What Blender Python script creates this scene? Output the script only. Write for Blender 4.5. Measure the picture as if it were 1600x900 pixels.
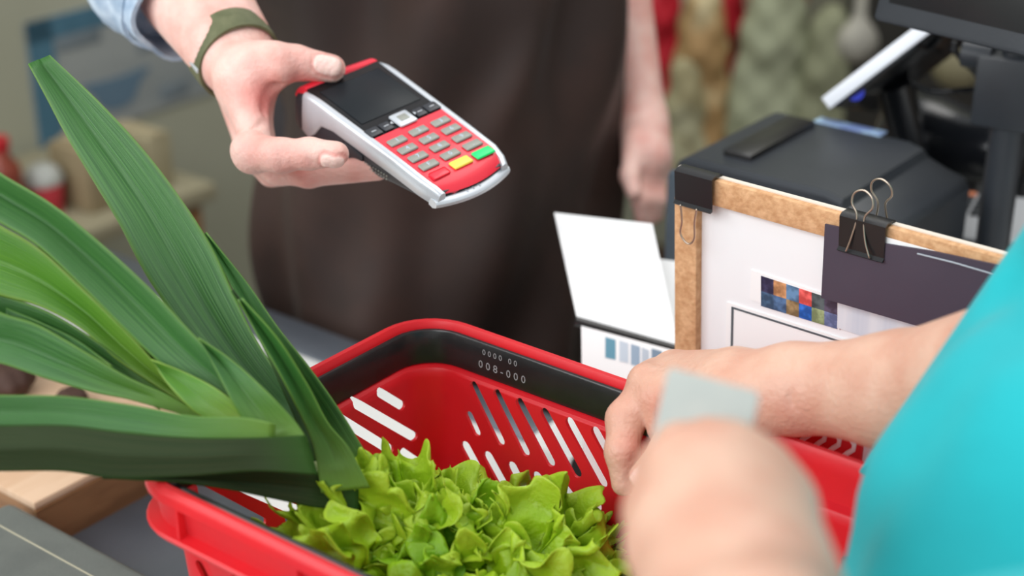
import bpy, bmesh, math, random
import numpy as np
from mathutils import Vector, Matrix
random.seed(7); rng = np.random.default_rng(7)
for o in list(bpy.data.objects): bpy.data.objects.remove(o)
scene = bpy.context.scene

# ------------------------------------------------------------------ camera
FP = 2550.0; PITCH = math.radians(24.7)
CAM = np.array([0, 0, 1.55])
Fw = np.array([0, math.cos(PITCH), -math.sin(PITCH)]); Up = np.array([0, math.sin(PITCH), math.cos(PITCH)]); Rt = np.array([1., 0, 0])
cd = bpy.data.cameras.new('camera'); cam = bpy.data.objects.new('camera', cd); scene.collection.objects.link(cam)
cam.location = CAM; cam.rotation_euler = (math.pi/2-PITCH, 0, 0)
cd.sensor_width = 36; cd.lens = FP*36/1600; cd.clip_start = .02
cd.dof.use_dof = True; cd.dof.focus_distance = 1.13; cd.dof.aperture_fstop = 3.6
scene.camera = cam
# ------------------------------------------------------------------ light
w = bpy.data.worlds.new('shop_daylight'); scene.world = w; w.use_nodes = True
w.node_tree.nodes['Background'].inputs[0].default_value = (.93, .97, 1, 1)
w.node_tree.nodes['Background'].inputs[1].default_value = .70
def area(name, loc, target, size, power, col=(1, 1, 1), sy=None):
    l = bpy.data.lights.new(name, 'AREA'); l.energy = power; l.color = col; l.size = size
    if sy: l.shape = 'RECTANGLE'; l.size_y = sy
    o = bpy.data.objects.new(name, l); scene.collection.objects.link(o); o.location = loc
    o.rotation_euler = (Vector(target)-Vector(loc)).to_track_quat('-Z', 'Y').to_euler(); return o
area('front_fill_light', (-1.3, -.8, 2.5), (0, 1.1, 1), 1.6, 32, (.97, .985, 1), 1.4)  # added front fill beside the side window, no visible source
area('side_window_light', (-2.0, .55, 2.0), (0, 1.0, 1), 1.3, 24, (.97, .985, 1), 1.2)
area('back_fill_light', (.7, 2.3, 2.8), (.8, 3.0, .5), 1.0, 14, (1, .98, .93), 1.0)  # added fill that brightens the goods at the back, no known lamp
area('ceiling_panel_light', (.5, 1.2, 2.9), (.3, 1.2, 1), 1.2, 12, (1, .98, .95), 1.2)
scene.view_settings.view_transform = 'Standard'; scene.view_settings.look = 'None'
scene.view_settings.gamma = 1; scene.view_settings.use_curve_mapping = False; scene.view_settings.exposure = .1

# ------------------------------------------------------------------ helpers
def P(x, y, d): return CAM + d*(Fw + Rt*(x-800)/FP - Up*(y-450)/FP)
def ray(x, y): return Fw + Rt*(x-800)/FP - Up*(y-450)/FP
def onplane(x, y, p0, n):
    r = ray(x, y); return CAM + r*(np.dot(np.array(p0)-CAM, n)/np.dot(r, n))
def onz(x, y, z): return onplane(x, y, (0, 0, z), np.array([0, 0, 1.]))
def lin(c):
    c = c/255.; return c/12.92 if c <= .04045 else ((c+.055)/1.055)**2.4
def rgb(*c): return tuple(lin(v) for v in c)+(1,)
MATS = {}
def mat(name, c, rough=.5, metal=0, c2=None, scale=20, bump=0, bscale=None, sss=0, coat=0, stretch=None, spec=.5, detail=4, trans=0, uv=False, sheen=0, lo=.4, hi=.62):
    m = bpy.data.materials.new(name); m.use_nodes = True; nt = m.node_tree; N = nt.nodes; L = nt.links
    b = N['Principled BSDF']; b.inputs['Base Color'].default_value = rgb(*c); b.inputs['Roughness'].default_value = rough
    b.inputs['Metallic'].default_value = metal; b.inputs['Specular IOR Level'].default_value = spec
    b.inputs['Coat Weight'].default_value = coat; b.inputs['Sheen Weight'].default_value = sheen
    if sss: b.inputs['Subsurface Weight'].default_value = sss; b.inputs['Subsurface Radius'].default_value = (1, .35, .2); b.inputs['Subsurface Scale'].default_value = .006
    tc = N.new('ShaderNodeTexCoord'); mp = N.new('ShaderNodeMapping'); L.new(tc.outputs['UV' if uv else 'Object'], mp.inputs[0])
    if stretch: mp.inputs['Scale'].default_value = stretch
    if c2:
        n = N.new('ShaderNodeTexNoise'); n.inputs['Scale'].default_value = scale; n.inputs['Detail'].default_value = detail; L.new(mp.outputs[0], n.inputs['Vector'])
        r = N.new('ShaderNodeValToRGB'); r.color_ramp.elements[0].position = lo; r.color_ramp.elements[1].position = hi
        r.color_ramp.elements[0].color = rgb(*c); r.color_ramp.elements[1].color = rgb(*c2); L.new(n.outputs[0], r.inputs[0]); L.new(r.outputs[0], b.inputs['Base Color'])
    if bump:
        n2 = N.new('ShaderNodeTexNoise'); n2.inputs['Scale'].default_value = bscale or scale; n2.inputs['Detail'].default_value = 5; L.new(mp.outputs[0], n2.inputs['Vector'])
        bp = N.new('ShaderNodeBump'); bp.inputs['Strength'].default_value = bump; bp.inputs['Distance'].default_value = .002; L.new(n2.outputs[0], bp.inputs['Height']); L.new(bp.outputs[0], b.inputs['Normal'])
    if trans:
        t = N.new('ShaderNodeBsdfTranslucent'); mx = N.new('ShaderNodeMixShader'); mx.inputs[0].default_value = trans
        src = b.inputs['Base Color'].links[0].from_socket if b.inputs['Base Color'].links else None
        if src: L.new(src, t.inputs[0])
        else: t.inputs[0].default_value = rgb(*c)
        L.new(b.outputs[0], mx.inputs[1]); L.new(t.outputs[0], mx.inputs[2]); L.new(mx.outputs[0], N['Material Output'].inputs[0])
    return m
def skin_mat(name, c, c2, red, nail):
    m = mat(name, c, .48, c2=c2, scale=38, bump=.5, bscale=300, sss=.14, lo=.35, hi=.7)
    nt = m.node_tree; N = nt.nodes; L = nt.links; b = N['Principled BSDF']
    src = b.inputs['Base Color'].links[0].from_socket
    for att, col, f in (('flush_shade', red, 1.0), ('nail', nail, 1.0)):
        a = N.new('ShaderNodeAttribute'); a.attribute_name = att
        mx = N.new('ShaderNodeMix'); mx.data_type = 'RGBA'; L.new(a.outputs['Fac'], mx.inputs['Factor'])
        L.new(src, mx.inputs['A']); mx.inputs['B'].default_value = rgb(*col); src = mx.outputs['Result']
    L.new(src, b.inputs['Base Color'])
    return m
LOC = {}
def lab(o, label=None, cat=None, group=None, kind=None):
    if label: o['label'] = label
    if cat: o['category'] = cat
    if group: o['group'] = group
    if kind: o['kind'] = kind
    return o
def thing(name, label, cat, loc, rot=None, group=None):
    o = bpy.data.objects.new(name, None); scene.collection.objects.link(o)
    M = Matrix.Translation(Vector(loc)) @ (rot.to_4x4() if rot is not None else Matrix.Identity(4))
    o.matrix_world = M; o.empty_display_size = .02; LOC[o.name] = M
    return lab(o, label, cat, group)
def obj(name, bm, m, parent=None, world=False, smooth=40, mods=None):
    """links bm (bmesh or (verts, faces)) as one mesh object; world=True: coordinates are world ones"""
    me = bpy.data.meshes.new(name)
    if isinstance(bm, tuple): me.from_pydata([tuple(v) for v in bm[0]], [], [tuple(f) for f in bm[1]])
    else: bm.to_mesh(me); bm.free()
    if parent is not None and world: me.transform(LOC[parent.name].inverted())
    o = bpy.data.objects.new(name, me); scene.collection.objects.link(o)
    if parent is not None: o.parent = parent; LOC[o.name] = LOC[parent.name]
    else: LOC[o.name] = Matrix.Identity(4)
    for mm in (m if isinstance(m, list) else [m]): me.materials.append(mm)
    if smooth:
        for p in me.polygons: p.use_smooth = True
        if smooth < 180: me.set_sharp_from_angle(angle=math.radians(smooth))
    return o
def bbox(bm, x0, x1, y0, y1, z0, z1, bev=0, seg=2, M=None):
    r = bmesh.ops.create_cube(bm, size=1); vs = r['verts']
    for v in vs: v.co = Vector(((x0+x1)/2+v.co.x*(x1-x0), (y0+y1)/2+v.co.y*(y1-y0), (z0+z1)/2+v.co.z*(z1-z0)))
    if bev:
        es = list({e for v in vs for e in v.link_edges})
        r2 = bmesh.ops.bevel(bm, geom=es, offset=bev, segments=seg, affect='EDGES', profile=.5); vs = list({v for f in r2['faces'] for v in f.verts} | {v for v in vs if v.is_valid})
    if M is not None: bmesh.ops.transform(bm, matrix=M, verts=vs)
    return vs
def box(*a, **k): bm = bmesh.new(); bbox(bm, *a, **k); return bm
def cyl(bm, a, b, r, r2=None, n=20):
    a = Vector(a); b = Vector(b); d = b-a
    M = Matrix.Translation((a+b)/2) @ d.to_track_quat('Z', 'Y').to_matrix().to_4x4()
    return bmesh.ops.create_cone(bm, cap_ends=True, segments=n, radius1=r, radius2=r if r2 is None else r2, depth=d.length, matrix=M)['verts']
def tube(pts, r, n=8, closed=False):
    """swept tube"""
    pts = [Vector(p) for p in pts]; vs = []; fs = []; K = len(pts); nrm = None
    for i, p in enumerate(pts):
        t = (pts[(i+1) % K] if closed or i < K-1 else p)-(pts[i-1] if closed or i > 0 else p); t.normalize()
        if nrm is None: nrm = t.orthogonal().normalized()
        nrm = (nrm-t*nrm.dot(t)).normalized(); bn = t.cross(nrm)
        rr = r[i] if isinstance(r, (list, tuple)) else r
        for j in range(n):
            a = 2*math.pi*j/n; vs.append(p+(nrm*math.cos(a)+bn*math.sin(a))*rr)
    for i in range(K if closed else K-1):
        for j in range(n):
            fs.append((i*n+j, ((i+1) % K)*n+j, ((i+1) % K)*n+(j+1) % n, i*n+(j+1) % n))
    if not closed: fs.append(tuple(range(n))); fs.append(tuple(range((K-1)*n, K*n))[::-1])
    return vs, fs
def crv(pts, n):
    """Catmull-Rom resample of an (k,dim) list to n points, even in arc length"""
    p = np.array(pts, float); q = np.vstack([2*p[0]-p[1], p, 2*p[-1]-p[-2]]); out = []
    for i in range(len(p)-1):
        for t in np.linspace(0, 1, 24, endpoint=False):
            a, b, c, d = q[i:i+4]; out.append(.5*((2*b)+(-a+c)*t+(2*a-5*b+4*c-d)*t*t+(-a+3*b-3*c+d)*t**3))
    out.append(p[-1]); out = np.array(out); s = np.r_[0, np.cumsum(np.linalg.norm(np.diff(out, axis=0), axis=1))]
    u = np.linspace(0, s[-1], n); return np.array([np.interp(u, s, out[:, k]) for k in range(out.shape[1])]).T
def prism(poly, z0, z1, M=None):
    """2-D outline extruded along local z"""
    n = len(poly); vs = [Vector((x, y, z0)) for x, y in poly]+[Vector((x, y, z1)) for x, y in poly]
    if M is not None: vs = [M @ v for v in vs]
    return vs, [tuple(range(n))[::-1], tuple(range(n, 2*n))]+[(i, (i+1) % n, n+(i+1) % n, n+i) for i in range(n)]
def lathe(prof, n=28, c=(0, 0, 0)):
    vs = []; fs = []
    for r, z in prof:
        for j in range(n): a = 2*math.pi*j/n; vs.append((c[0]+r*math.cos(a), c[1]+r*math.sin(a), c[2]+z))
    for i in range(len(prof)-1):
        for j in range(n): fs.append((i*n+j, i*n+(j+1) % n, (i+1)*n+(j+1) % n, (i+1)*n+j))
    fs.append(tuple(range(n))[::-1]); fs.append(tuple(range((len(prof)-1)*n, len(prof)*n)))
    return vs, fs
def merge(*parts):
    V = []; Fc = []
    for v, f in parts:
        o = len(V); V += list(v); Fc += [tuple(i+o for i in q) for q in f]
    return V, Fc
def text(name, s, size, m, parent, M, depth=.0002, mirror=False):
    cu = bpy.data.curves.new(name, 'FONT'); cu.body = s; cu.size = size; cu.align_x = 'CENTER'; cu.align_y = 'CENTER'; cu.extrude = depth; cu.resolution_u = 2
    t = bpy.data.objects.new('tmp', cu); scene.collection.objects.link(t); dg = bpy.context.evaluated_depsgraph_get()
    me = bpy.data.meshes.new_from_object(t.evaluated_get(dg)); bpy.data.objects.remove(t)
    me.transform(M); me.name = name; o = bpy.data.objects.new(name, me); scene.collection.objects.link(o); me.materials.clear(); me.materials.append(m)
    o.parent = parent; LOC[o.name] = LOC[parent.name]; return o

# ---- signed-distance modelling (one continuous skin)
def cap(a, b, ra, rb=None): return ('c', np.array(a, float), np.array(b, float), ra, ra if rb is None else rb)
def ell(c, r, R=None): return ('e', np.array(c, float), np.array(r, float), np.eye(3) if R is None else np.array(R, float))
def pd(p, X):
    if p[0] == 'c':
        a, b, ra, rb = p[1:]; ab = b-a; t = np.clip((X-a) @ ab/max(ab @ ab, 1e-12), 0, 1)
        return np.linalg.norm(X-a-t[:, None]*ab, axis=1)-(ra+(rb-ra)*t)
    c, r, R = p[1:]; q = (X-c) @ R.T; k0 = np.linalg.norm(q/r, axis=1); k1 = np.linalg.norm(q/(r*r), axis=1)+1e-9
    return k0*(k0-1)/k1
def smin(a, b, k):
    h = np.clip(.5+.5*(b-a)/k, 0, 1); return b*(1-h)+a*h-k*h*(1-h)
def chain(pr, X, k):
    d = pd(pr[0], X)
    for p in pr[1:]: d = smin(d, pd(p, X), k)
    return d
def surf(fn, lo, hi, h):
    """surface nets on a sparse grid"""
    lo = np.array(lo, float); hi = np.array(hi, float); c = 4; nb = np.ceil((hi-lo)/(h*c)).astype(int)
    ax = [lo[i]+(np.arange(nb[i])+.5)*h*c for i in range(3)]
    G = np.stack(np.meshgrid(*ax, indexing='ij'), -1).reshape(-1, 3); dc = fn(G).reshape(nb)
    D = np.repeat(np.repeat(np.repeat(dc, c, 0), c, 1), c, 2).astype(np.float32)
    act = np.argwhere(np.abs(dc) < h*c*1.9)
    off = np.stack(np.meshgrid(*[np.arange(c)]*3, indexing='ij'), -1).reshape(-1, 3)
    for s in range(0, len(act), 6000):
        I = (act[s:s+6000, None]*c+off[None]).reshape(-1, 3); D[I[:, 0], I[:, 1], I[:, 2]] = fn(lo+(I+.5)*h)
    D[0] = D[-1] = 1; D[:, 0] = D[:, -1] = 1; D[:, :, 0] = D[:, :, -1] = 1
    S = D < 0; n = D.shape
    def sh(A, o): return A[o[0]:n[0]-1+o[0], o[1]:n[1]-1+o[1], o[2]:n[2]-1+o[2]]
    cs = [(i, j, k) for i in (0, 1) for j in (0, 1) for k in (0, 1)]
    cnt = sum(sh(S, o).astype(np.int8) for o in cs); mixed = (cnt > 0) & (cnt < 8)
    idx = -np.ones(mixed.shape, int); cells = np.argwhere(mixed); idx[mixed] = np.arange(len(cells))
    acc = np.zeros((len(cells), 3)); num = np.zeros(len(cells))
    for a in range(3):
        for o in cs:
            if o[a]: continue
            o2 = list(o); o2[a] = 1
            A = D[tuple((cells+o).T)]; B = D[tuple((cells+o2).T)]; m = (A < 0) != (B < 0)
            t = np.where(m, A/(A-B+1e-20), 0); p = np.tile(np.array(o, float), (len(cells), 1)); p[:, a] = t
            acc[m] += p[m]; num[m] += 1
    V = lo+(cells+acc/num[:, None]+.5)*h; Fs = []
    for a in range(3):
        b, c2 = (a+1) % 3, (a+2) % 3
        s1 = [slice(None)]*3; s2 = [slice(None)]*3; s1[a] = slice(0, -1); s2[a] = slice(1, None)
        ed = np.argwhere(S[tuple(s1)] != S[tuple(s2)]); ed = ed[(ed[:, b] > 0) & (ed[:, c2] > 0)]
        ins = S[tuple(ed.T)]; q = []
        for db, dc_ in ((1, 1), (0, 1), (0, 0), (1, 0)):
            e = ed.copy(); e[:, b] -= db; e[:, c2] -= dc_; q.append(idx[tuple(e.T)])
        q = np.array(q).T; q[~ins] = q[~ins][:, ::-1]; Fs.append(q)
    Fs = np.vstack(Fs); Fs = Fs[(Fs >= 0).all(1)]
    return V, Fs
def relax(V, Fs, it=1, lam=.5):
    E = np.vstack([Fs[:, [0, 1]], Fs[:, [1, 2]], Fs[:, [2, 3]], Fs[:, [3, 0]]])
    for _ in range(it):
        A = np.zeros_like(V); n = np.zeros(len(V)); np.add.at(A, E[:, 0], V[E[:, 1]]); np.add.at(A, E[:, 1], V[E[:, 0]])
        np.add.at(n, E[:, 0], 1); np.add.at(n, E[:, 1], 1); V = V+lam*(A/n[:, None]-V)
    return V
def hand_fn(sp):
    def fn(X):
        d = chain(sp['palm'], X, sp.get('kp', .012)); fd = None
        for f in sp['fingers']:
            e = chain(f, X, .005); fd = e if fd is None else smin(fd, e, .0022)
        d = smin(d, fd, sp.get('kf', .010))
        for p in sp.get('bumps', []): d = smin(d, pd(p, X), .005)
        for a, b, wd, dp in sp.get('creases', []):
            q = pd(cap(a, b, 0), X); d = d+1.7*dp*np.exp(-(q/(1.15*wd))**2)
        for c, ax, nr, L, W in sp.get('nails', []):
            q = X-c; s = nailmask(q, ax, nr, L, W); r_ = nailmask(q, ax, nr, L*1.28, W*1.28); d = d-.0007*s+.0007*(r_-s)*(r_ > s)
        return d
    return fn
def nailmask(q, ax, nr, L, W):
    ax = ax/np.linalg.norm(ax); nr = nr-ax*(nr @ ax); nr = nr/np.linalg.norm(nr); sd = np.cross(ax, nr)
    e = (np.abs(q @ ax)/L)**3+(np.abs(q @ sd)/W)**3; return np.clip((1.0-e)*6, 0, 1)*((q @ nr) > .002)*((q @ nr) < .02)
def skinobj(name, meshes, m, parent, nails=(), flush_shade=()):
    V = []; Fc = []
    for v, f in meshes:
        Fc.append(f+sum(len(x) for x in V)); V.append(v)
    V = np.vstack(V); Fc = np.vstack(Fc)
    o = obj(name, (V, Fc.tolist()), m, parent, world=True, smooth=180)
    na = np.zeros(len(V)); fl = np.zeros(len(V))
    for c, ax, nr, L, W in nails: na = np.maximum(na, nailmask(V-c, ax, nr, L, W))
    for c, r, s in flush_shade: fl = np.maximum(fl, s*np.exp(-((V-c)**2).sum(1)/(r*r)))
    for c, ax, nr, L, W in nails: fl = np.maximum(fl, .4*(nailmask(V-c, ax, nr, L*1.28, W*1.28)-nailmask(V-c, ax, nr, L, W)))
    for nm, arr in (('nail', na*.8), ('flush_shade', fl)):
        a = o.data.attributes.new(nm, 'FLOAT', 'POINT'); a.data.foreach_set('value', arr.astype(np.float32))
    return o

# ------------------------------------------------------------------ shop frame: u runs along the counter, v across it
uu = np.array([.78955, -.61370, 0]); vv = np.array([.61370, .78955, 0]); ANG = math.atan2(uu[1], uu[0])
RZ = Matrix.Rotation(ANG, 3, 'Z')
def UV(u, v, z=0): return uu*u+vv*v+np.array([0, 0, z])
ZC = .79; ZR = 1.03                                   # counter top, basket rim
A0 = onz(176, 730, ZR)                                # basket's near left corner
UA = A0 @ uu; VA = A0 @ vv
BW = .2926; BL = .47                                  # basket width (v) and length (u)
VB = VA+BW

M = MATS
M['wall'] = mat('painted_wall', (168, 168, 150), .8, c2=(160, 160, 141), scale=2, bump=.1, bscale=60)
M['wall2'] = mat('shop_wall', (150, 152, 132), .8, c2=(140, 140, 122), scale=3)
M['floor'] = mat('floor_tiles', (120, 112, 100), .4, c2=(108, 100, 90), scale=4)
M['laminate'] = mat('white_laminate', (243, 243, 240), .35, c2=(236, 236, 234), scale=6)
M['metalplate'] = mat('brushed_metal', (118, 124, 134), .34, .55, c2=(104, 110, 120), scale=7, bump=.05, bscale=120)
M['greyplastic'] = mat('grey_plastic', (108, 112, 108), .42, c2=(100, 104, 101), scale=25, bump=.12, bscale=300)
M['darkwood'] = mat('counter_body', (92, 70, 52), .6, c2=(80, 60, 44), scale=8)
M['red'] = mat('red_plastic', (246, 14, 32), .42, c2=(236, 26, 44), scale=9, trans=.35, bump=.06, bscale=150, spec=.7, sheen=.18)
M['blackp'] = mat('black_plastic', (28, 27, 28), .3, c2=(34, 33, 34), scale=40, bump=.06, bscale=300)
M['white'] = mat('white_paper', (250, 250, 250), .7)
M['print'] = mat('white_print', (150, 148, 152), .6)

# ------------------------------------------------------------------ setting
def struct(name, bm, m, world=True):
    o = obj(name, bm, m); o['kind'] = 'structure'; return o
def uvbox(u0, u1, v0, v1, z0, z1, bev=0):
    bm = box(u0, u1, v0, v1, z0, z1, bev=bev); bm.transform(RZ.to_4x4()); return bm
struct('floor', box(-5, 5, -1.5, 6, -.05, 0), M['floor'])
struct('wall_left', uvbox(-2.5, -2.4, -2, 3.0, 0, 2.9), M['wall'])
struct('wall_back', uvbox(-2.5, 3.6, 2.9, 3.0, 0, 2.9), M['wall2'])
struct('baseboard_back', uvbox(-2.4, 3.6, 2.88, 2.9, 0, .09), M['darkwood'])

# counter
ct = thing('checkout_counter', 'white topped checkout counter with grey metal plate, carrying the red basket', 'counter', (0, 0, 0), RZ)
obj('worktop', box(-1.75, -.03, .30, 1.045, ZC-.03, ZC, bev=.004), M['laminate'], ct)
obj('counter_body', box(-1.72, -.06, .34, 1.02, 0, ZC-.03), M['darkwood'], ct)
lab(obj('edge_trim', box(-1.75, -.80, 1.045, 1.10, ZC-.03, ZC+.001, bev=.004), M['metalplate'], ct), 'grey metal edge strip')
lab(obj('metal_plate', box(-1.055, -.55, .45, .815, ZC, ZC+.003, bev=.001), M['metalplate'], ct), 'dull grey metal plate')
obj('side_extension', box(-.80, .35, 1.045, 1.62, ZC-.03, ZC, bev=.004), M['laminate'], ct)
obj('extension_body', box(-.76, .32, 1.06, 1.58, 0, ZC-.03), M['darkwood'], ct)

# ------------------------------------------------------------------ shopping basket
def rrect(off, z, L=BL, W=BW, R=.045, n=8, seg=10):
    r = max(R-off, .004); out = []
    cs = [(L-off-r, off+r, -90), (L-off-r, W-off-r, 0), (off+r, W-off-r, 90), (off+r, off+r, 180)]
    for cx, cy, a0 in cs:
        for i in range(n+1):
            a = math.radians(a0+90*i/n); out.append((cx+r*math.cos(a), cy+r*math.sin(a), z))
    return out
BK = thing('shopping_basket', 'red plastic shopping basket with slotted walls holding lettuce and leek', 'basket', UV(UA, VA, ZR), RZ)
BKM = LOC[BK.name]; BKI = np.array(BKM.inverted())
def tob(p): return (BKI @ np.append(p, 1))[:3]
prof = [(.0015, -.0015), (0, -.004), (.0, -.009), (.0025, -.0105), (.0055, -.012), (.0075, -.030), (.0, -.0315), (-.0012, -.033), (.0, -.0355), (.0168, -.0365), (.0180, -.044), (.0193, -.06), (.0335, -.2365), (.038, -.24)]
inner = [(.038, -.2365), (.0355, -.234), (.0215, -.06), (.0200, -.040), (.0196, -.0345), (.0182, -.0322), (.0150, -.0312), (.0120, -.0298), (.0100, -.012), (.0092, -.003), (.0072, .0006), (.0035, .0006)]
rings = prof+inner
V = []; Fc = []
for o_, z_ in rings: V += rrect(o_, z_)
n1 = len(V)//len(rings); K = len(rings)
for i in range(K):
    for j in range(n1):
        a, b = i, (i+1) % K
        if i == len(prof)-1: continue
        Fc.append((a*n1+j, a*n1+(j+1) % n1, b*n1+(j+1) % n1, b*n1+j))
Fc.append(tuple(range((len(prof)-1)*n1, len(prof)*n1))); Fc.append(tuple(range(len(prof)*n1, (len(prof)+1)*n1))[::-1])
bm = bmesh.new(); vl = [bm.verts.new(v) for v in V]
for f in Fc: bm.faces.new([vl[i] for i in f])
bmesh.ops.recalc_face_normals(bm, faces=bm.faces)
body = obj('basket_body', bm, M['red'], BK, smooth=45)
# slots: inner wall planes, tapered
def wallplane(side):
    o1, z1, o2, z2 = .0215, -.06, .0355, -.234; k = (o2-o1)/(z1-z2)
    n_ = {'far': (0, -1, -k), 'left': (1, 0, -k), 'near': (0, 1, -k), 'right': (-1, 0, -k)}[side]
    p = {'far': (0, BW-o1, z1), 'left': (o1, 0, z1), 'near': (0, o1, z1), 'right': (BL-o1, 0, z1)}[side]
    return np.array(p), np.array(n_)/np.linalg.norm(n_)
cut = bmesh.new()
def slot(side, a, b, w):
    """a, b in basket coordinates on the wall"""
    p0, nn = wallplane(side); a = np.array(a); b = np.array(b); ax = (b-a)/np.linalg.norm(b-a); sd = np.cross(nn, ax); ring = []
    for c, s in ((b, 1), (a, -1)):
        for i in range(7):
            t = -math.pi/2+math.pi*i/6; ring.append(c+(ax*math.cos(t)+sd*math.sin(t)*1)*s*w/2)
    v1 = [cut.verts.new(p-nn*.028) for p in ring]; v2 = [cut.verts.new(p+nn*.012) for p in ring]; n = len(ring)
    cut.faces.new(v1[::-1]); cut.faces.new(v2)
    for i in range(n): cut.faces.new((v1[i], v1[(i+1) % n], v2[(i+1) % n], v2[i]))
def pslot(side, x0, y0, x1, y1, w):
    p0, nn = wallplane(side); R3 = BKI[:3, :3]; o = tob(CAM)
    def hit(x, y):
        r = R3 @ ray(x, y); return o+r*(((p0-o) @ nn)/(r @ nn))
    a, b = hit(x0, y0), hit(x1, y1); l = (b-a)/np.linalg.norm(b-a); slot(side, a+l*w/2, b-l*w/2, w)
c4 = lambda x, y: (440+x*.489, 460+y*.489)
for x0, y0, x1, y1, w_ in [(320, 315, 394, 362, .0068), (246, 352, 415, 452, .0072), (172, 386, 342, 495, .0072), (364, 492, 434, 543, .0070), (285, 530, 335, 568, .0070), (352, 570, 450, 622, .0070)]:
    pslot('left', *c4(x0, y0), *c4(x1, y1), w_)
pslot('left', 318, 768, 409, 815, .0062); pslot('left', 372, 758, 470, 800, .0075); pslot('left', 440, 800, 520, 842, .0095)
for x0, y0, x1, y1, w_ in [(596, 286, 714, 478, .0070), (670, 312, 794, 512, .0070), (742, 340, 875, 545, .0074), (822, 372, 960, 580, .0076), (902, 402, 1042, 612, .0078), (984, 432, 1124, 642, .0078), (594, 374, 637, 448, .0064),
                           (590, 462, 712, 645, .0088), (662, 494, 802, 700, .0088), (740, 526, 836, 682, .0088), (818, 558, 875, 640, .0088), (898, 590, 950, 648, .0088), (984, 624, 1034, 680, .0088), (590, 552, 645, 610, .0088), (870, 660, 940, 760, .0088)]:
    pslot('far', *c4(x0, y0), *c4(x1, y1), w_)
def pat(side, a0, a1):
    """regular pattern on the walls the photograph hides"""
    p0, nn = wallplane(side); x = a0; i = 0
    while x < a1:
        for z0, z1 in ((-.062, -.115), (-.13, -.185)):
            pts = []
            for xx, zz in ((x, z0), (x+.026, z1)):
                off = .0215+(.014/.174)*(-.06-zz)
                pts.append({'far': (xx, BW-off, zz), 'near': (xx, off, zz), 'right': (BL-off, xx, zz), 'left': (off, xx, zz)}[side])
            slot(side, pts[0], pts[1], .008)
        x += .022
pat('far', .30, .40); pat('near', .05, .40); pat('right', .05, .22)
bmesh.ops.recalc_face_normals(cut, faces=cut.faces)
cme = bpy.data.meshes.new('cut'); cut.to_mesh(cme); cut.free(); cob = bpy.data.objects.new('cut', cme); scene.collection.objects.link(cob)
cob.parent = BK
md = body.modifiers.new('slots', 'BOOLEAN'); md.operation = 'DIFFERENCE'; md.object = cob; md.solver = 'EXACT'; md.use_self = True
dg = bpy.context.evaluated_depsgraph_get(); me2 = bpy.data.meshes.new_from_object(body.evaluated_get(dg)); body.modifiers.clear(); body.data = me2
bpy.data.objects.remove(cob)
for p in body.data.polygons: p.use_smooth = True
body.data.set_sharp_from_angle(angle=math.radians(35))
# outside ribs between rim and flange, and below the flange
def rib(x0, x1, y0, y1): obj('rib', box(x0, x1, y0, y1, -.0315, -.010), M['red'], BK)
for x in np.arange(.055, BL-.04, .10):
    rib(x-.0012, x+.0012, .0010, .0085); rib(x-.0012, x+.0012, BW-.0085, BW-.0010)
for y in (.09, .2): rib(.001, .0085, y-.0012, y+.0012); rib(BL-.0085, BL-.001, y-.0012, y+.0012)
for x in np.arange(.085, BL-.06, .12):
    for y, s in ((.0, 1),):
        vs = [(x-.011, y+s*.0040, -.0368), (x+.011, y+s*.0040, -.0368), (x-.013, y+s*.020, -.0368), (x+.013, y+s*.020, -.0368), (x, y+s*.024, -.12), (x+.001, y+s*.024, -.12)]
        obj('gusset', (vs, [(0, 1, 5, 4), (0, 4, 2), (1, 3, 5), (0, 2, 3, 1), (2, 4, 5, 3)]), M['red'], BK)
# carrying handle, folded inside the rim round its left half
def handle():
    bm = bmesh.new(); o1, o2 = .0118, .0158; zt, zb = -.003, -.0300; W = BW; r = .038; pts = []
    def path(o):
        rr = .045-o; q = [(.27, o), (.045, o)]
        q += [(o+rr-rr*math.sin(t), o+rr-rr*math.cos(t)) for t in np.linspace(0, math.pi/2, 9)[1:]]
        q += [(o+rr-rr*math.cos(t), W-o-rr+rr*math.sin(t)) for t in np.linspace(0, math.pi/2, 9)]
        return q+[(.27, W-o)]
    A, B = path(o1), path(o2); n = len(A)
    pr = []
    for (a, b) in zip(A, B):
        a = Vector((*a, 0)); b = Vector((*b, 0))
        pr.append([bm.verts.new(a+Vector((0, 0, zb))), bm.verts.new(a+Vector((0, 0, zt-.001))), bm.verts.new(a.lerp(b, .25)+Vector((0, 0, zt))), bm.verts.new(a.lerp(b, .8)+Vector((0, 0, zt))), bm.verts.new(b+Vector((0, 0, zt-.001))), bm.verts.new(b+Vector((0, 0, zb+.004))), bm.verts.new(b.lerp(a, .2)+Vector((0, 0, zb)))])
    for i in range(n-1):
        for j in range(7): bm.faces.new((pr[i][j], pr[i][(j+1) % 7], pr[i+1][(j+1) % 7], pr[i+1][j]))
    bm.faces.new(pr[0]); bm.faces.new(pr[-1][::-1])
    bmesh.ops.recalc_face_normals(bm, faces=bm.faces)
    return bm
hd = obj('carry_handle', handle(), M['blackp'], BK, smooth=40); hd['label'] = 'black folded carry handle'
for s, x, z, sz in (('0 0 0 0   0 0', .085, -.0100, .0064), ('0 0 8 - 0 0 0', .087, -.0205, .0086)):
    Mx = Matrix.Translation((x, BW-.0157, z)) @ Matrix.Rotation(math.pi/2, 4, 'X')
    t_ = text('handle_print', s, sz, M['print'], hd, Mx)
for y in (.0138, BW-.0138):
    pv = bmesh.new(); cyl(pv, (.27, y-.0022, -.0165), (.27, y+.0022, -.0165), .0125); obj('handle_pivot', pv, M['blackp'], BK)

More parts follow.
